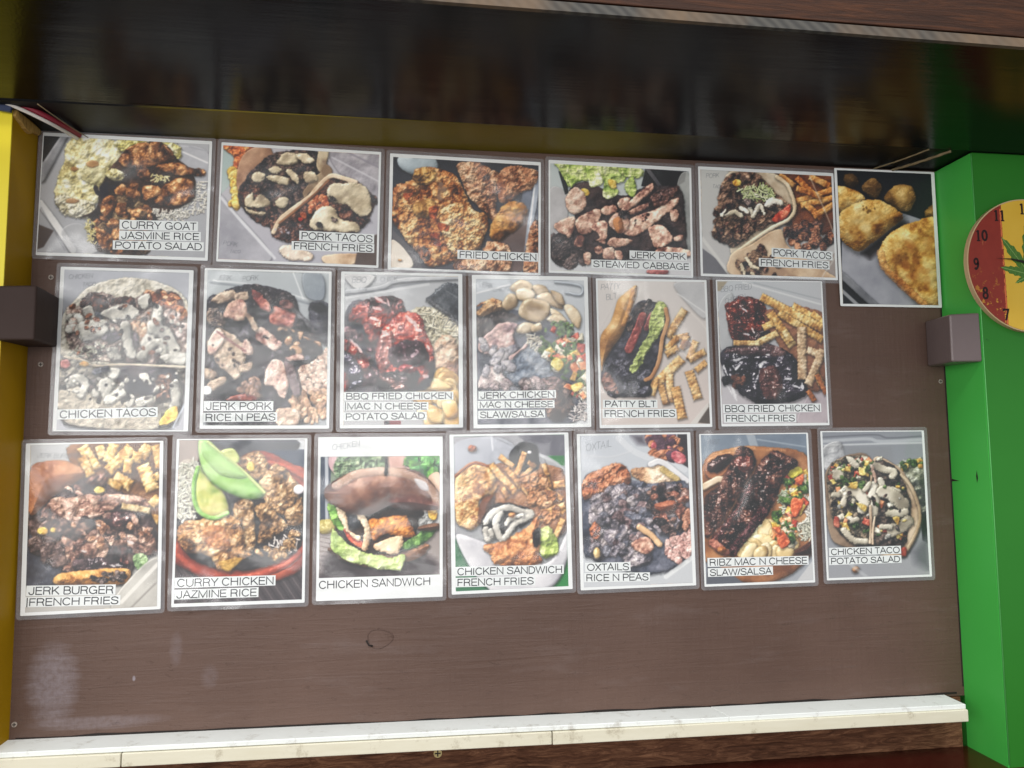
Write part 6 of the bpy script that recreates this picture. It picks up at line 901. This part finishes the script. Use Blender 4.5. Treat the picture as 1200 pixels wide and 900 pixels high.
# ------------------------------------------------------------------ the wall clock
CX, CZ, CR, CY = 1.1480, .3373, .1268, -.1100
ck = empty('wall_clock', (CX, CY, CZ), 'round red yellow and green clock with a leaf hanging on the green wall', 'clock')
bm = bmesh.new(); disc(bm, (0, 0), CR, .0092, -.0, 96); bm_obj('clock_body', bm, mat_paint('clock_edge_cream', srgb(206, 180, 140), srgb(180, 150, 110), .5, .1), ck)
def mat_face():
    t = NT('worn_striped_clock_face'); v = t.coord(); s = t.n('ShaderNodeSeparateXYZ', {0: v}); n = t.noise(v, 160, 5, .7); xx = t.math('ADD', t.math('ADD', s.outputs[0], t.math('MULTIPLY', s.outputs[2], .0)), t.math('MULTIPLY', t.math('SUBTRACT', n, .5), .004))
    k1 = t.math('GREATER_THAN', xx, -.051); k2 = t.math('GREATER_THAN', xx, .051); r = t.mix(t.noise(v, 30, 6, .7), srgb(120, 38, 28), srgb(150, 54, 40)); y_ = t.mix(t.noise(v, 14, 5, .6), srgb(206, 160, 40), srgb(222, 184, 70)); g = t.mix(t.noise(v, 14, 5, .6), srgb(30, 92, 40), srgb(44, 116, 56))
    low = t.ramp(t.math('SUBTRACT', 0., s.outputs[2]), [(0., 0.), (.09, 1.)]); sp = t.math('MULTIPLY', t.ramp(t.noise(v, 75, 5, .7), [(.575, 0.), (.60, 1.)]), low); r = t.mix(sp, r, srgb(206, 150, 50)); r = t.mix(t.ramp(t.noise(t.coord((2, 2, .4)), 90, 4), [(.66, 0.), (.7, .6)]), r, srgb(190, 120, 70))
    c = t.mix(k1, r, y_); c = t.mix(k2, c, g); e = t.math('LESS_THAN', t.math('ABSOLUTE', t.math('ADD', xx, .053)), .0016); c = t.mix(t.math('MULTIPLY', e, t.math('GREATER_THAN', t.noise(v, 60), .45)), c, srgb(206, 110, 60)); t.bsdf(c, .5, .4, t.bump(n, .1, .0006)); return t.m
bm = bmesh.new(); disc(bm, (0, 0), CR - .0022, -.0002, -.0010, 96); bm_obj('clock_face', bm, mat_face(), ck)
DG = {'0': [arc(.32, .5, .23, .42, 90, 450, 20)], '1': [[(.3, .0), (.3, .95)], [(.3, .93), (.12, .8)], [(.12, .02), (.48, .02)]], '2': [sc_([(.12, .72), (.2, .9), (.36, .94), (.5, .8), (.48, .6), (.3, .35), (.1, .08)]), [(.08, .06), (.56, .06)]], '3': [sc_([(.12, .8), (.3, .94), (.5, .78), (.44, .58), (.28, .52)]), sc_([(.28, .52), (.5, .42), (.52, .2), (.3, .04), (.1, .16)])],
      '4': [[(.44, 0), (.44, .94), (.08, .3), (.58, .3)]], '5': [[(.52, .92), (.18, .92), (.15, .55)], sc_([(.15, .55), (.38, .6), (.52, .4), (.44, .12), (.2, .04), (.1, .16)])], '6': [sc_([(.5, .84), (.34, .94), (.16, .7), (.12, .4), (.2, .1), (.36, .04), (.52, .2), (.48, .46), (.32, .54), (.14, .4)])], '7': [[(.08, .78), (.1, .92), (.56, .92), (.28, .0)]], '8': [arc(.32, .73, .18, .21, 90, 450, 16), arc(.32, .27, .22, .25, 90, 450, 16)],
      '9': [sc_([(.12, .14), (.28, .05), (.46, .3), (.5, .6), (.42, .9), (.26, .94), (.12, .78), (.16, .54), (.3, .46), (.5, .6)])]}
M_NUM = mat_paint('dark_printed_numerals', srgb(22, 14, 16), srgb(48, 22, 20), .6, 0, scale=90)
for hnum in range(1, 13):
    a = math.radians(90 - 30 * hnum); r = .1085; s = str(hnum); ch = .0215; ww = .0135 * len(s); bm = bmesh.new()
    for k, c in enumerate(s):
        for j, st in enumerate(DG[c]):
            x0 = r * math.cos(a) - ww / 2 + k * .0125; z0 = r * math.sin(a) - ch / 2; stroke(bm, [(x0 + u * ch * .92, z0 + v * ch) for u, v in st], .0040 if j == 0 or c == '8' else .0024, -.00115 - j * 3e-5)
    bm_obj('numeral', bm, M_NUM, ck)
def mat_leaf():
    t = NT('printed_green_leaf'); v = t.coord(); w_ = t.n('ShaderNodeTexWave', {'Vector': v, 'Scale': 120., 'Distortion': 4.}).outputs['Fac']; t.bsdf(t.mix(w_, srgb(40, 78, 30), srgb(96, 140, 60)), .5, .3); return t.m
ML = mat_leaf(); lf = empty('leaf_emblem', (0, 0, 0), '', ''); del lf['label']; del lf['category']; lf.parent = ck
for k, (ang, L, wd) in enumerate([(0, .108, .0135), (38, .090, .012), (-38, .090, .012), (78, .062, .0095), (-78, .062, .0095), (118, .036, .006), (-118, .036, .006)]):
    o_ = []; n = 11; a = math.radians(90 + ang)
    for sgn in (1, -1):
        rng = range(0, n + 1) if sgn == 1 else range(n - 1, 0, -1)
        for i in rng:
            t_ = i / n; b = wd * math.sin(math.pi * min(1, t_ ** .8)) * (1 if i % 2 else .76); u = L * (t_ + (.035 if i % 2 and i < n else 0)); o_.append((u * math.cos(a) - sgn * b * math.sin(a), -.018 + u * math.sin(a) + sgn * b * math.cos(a)))
    bm = bmesh.new(); plate(bm, o_, -.0009, -.00125 - k * .00004); bm_obj('leaflet', bm, ML, lf)
    bm = bmesh.new(); stroke(bm, [(.0, -.018), (L * .96 * math.cos(a), -.018 + L * .96 * math.sin(a))], .0009, -.00165); 
    bm_obj('leaf_vein', bm, mat_paint('pale_leaf_vein', srgb(140, 170, 96), srgb(150, 180, 110)), lf)
bm = bmesh.new(); plate(bm, [(.012, -.0035), (-.040, .0085), (-.072, .0104), (-.040, .0105), (.012, .0030)], -.006, -.0068); bm_obj('hour_hand', bm, M_DARK, ck)
bm = bmesh.new(); plate(bm, [(-.004, -.006), (.075, .035), (.094, .047), (.073, .0405), (-.006, .002)], -.0075, -.0083); bm_obj('minute_hand', bm, M_DARK, ck)
bm = bmesh.new(); disc(bm, (0, 0), .0055, -.001, -.0095, 24); bm_obj('hub', bm, M_DARK, ck)
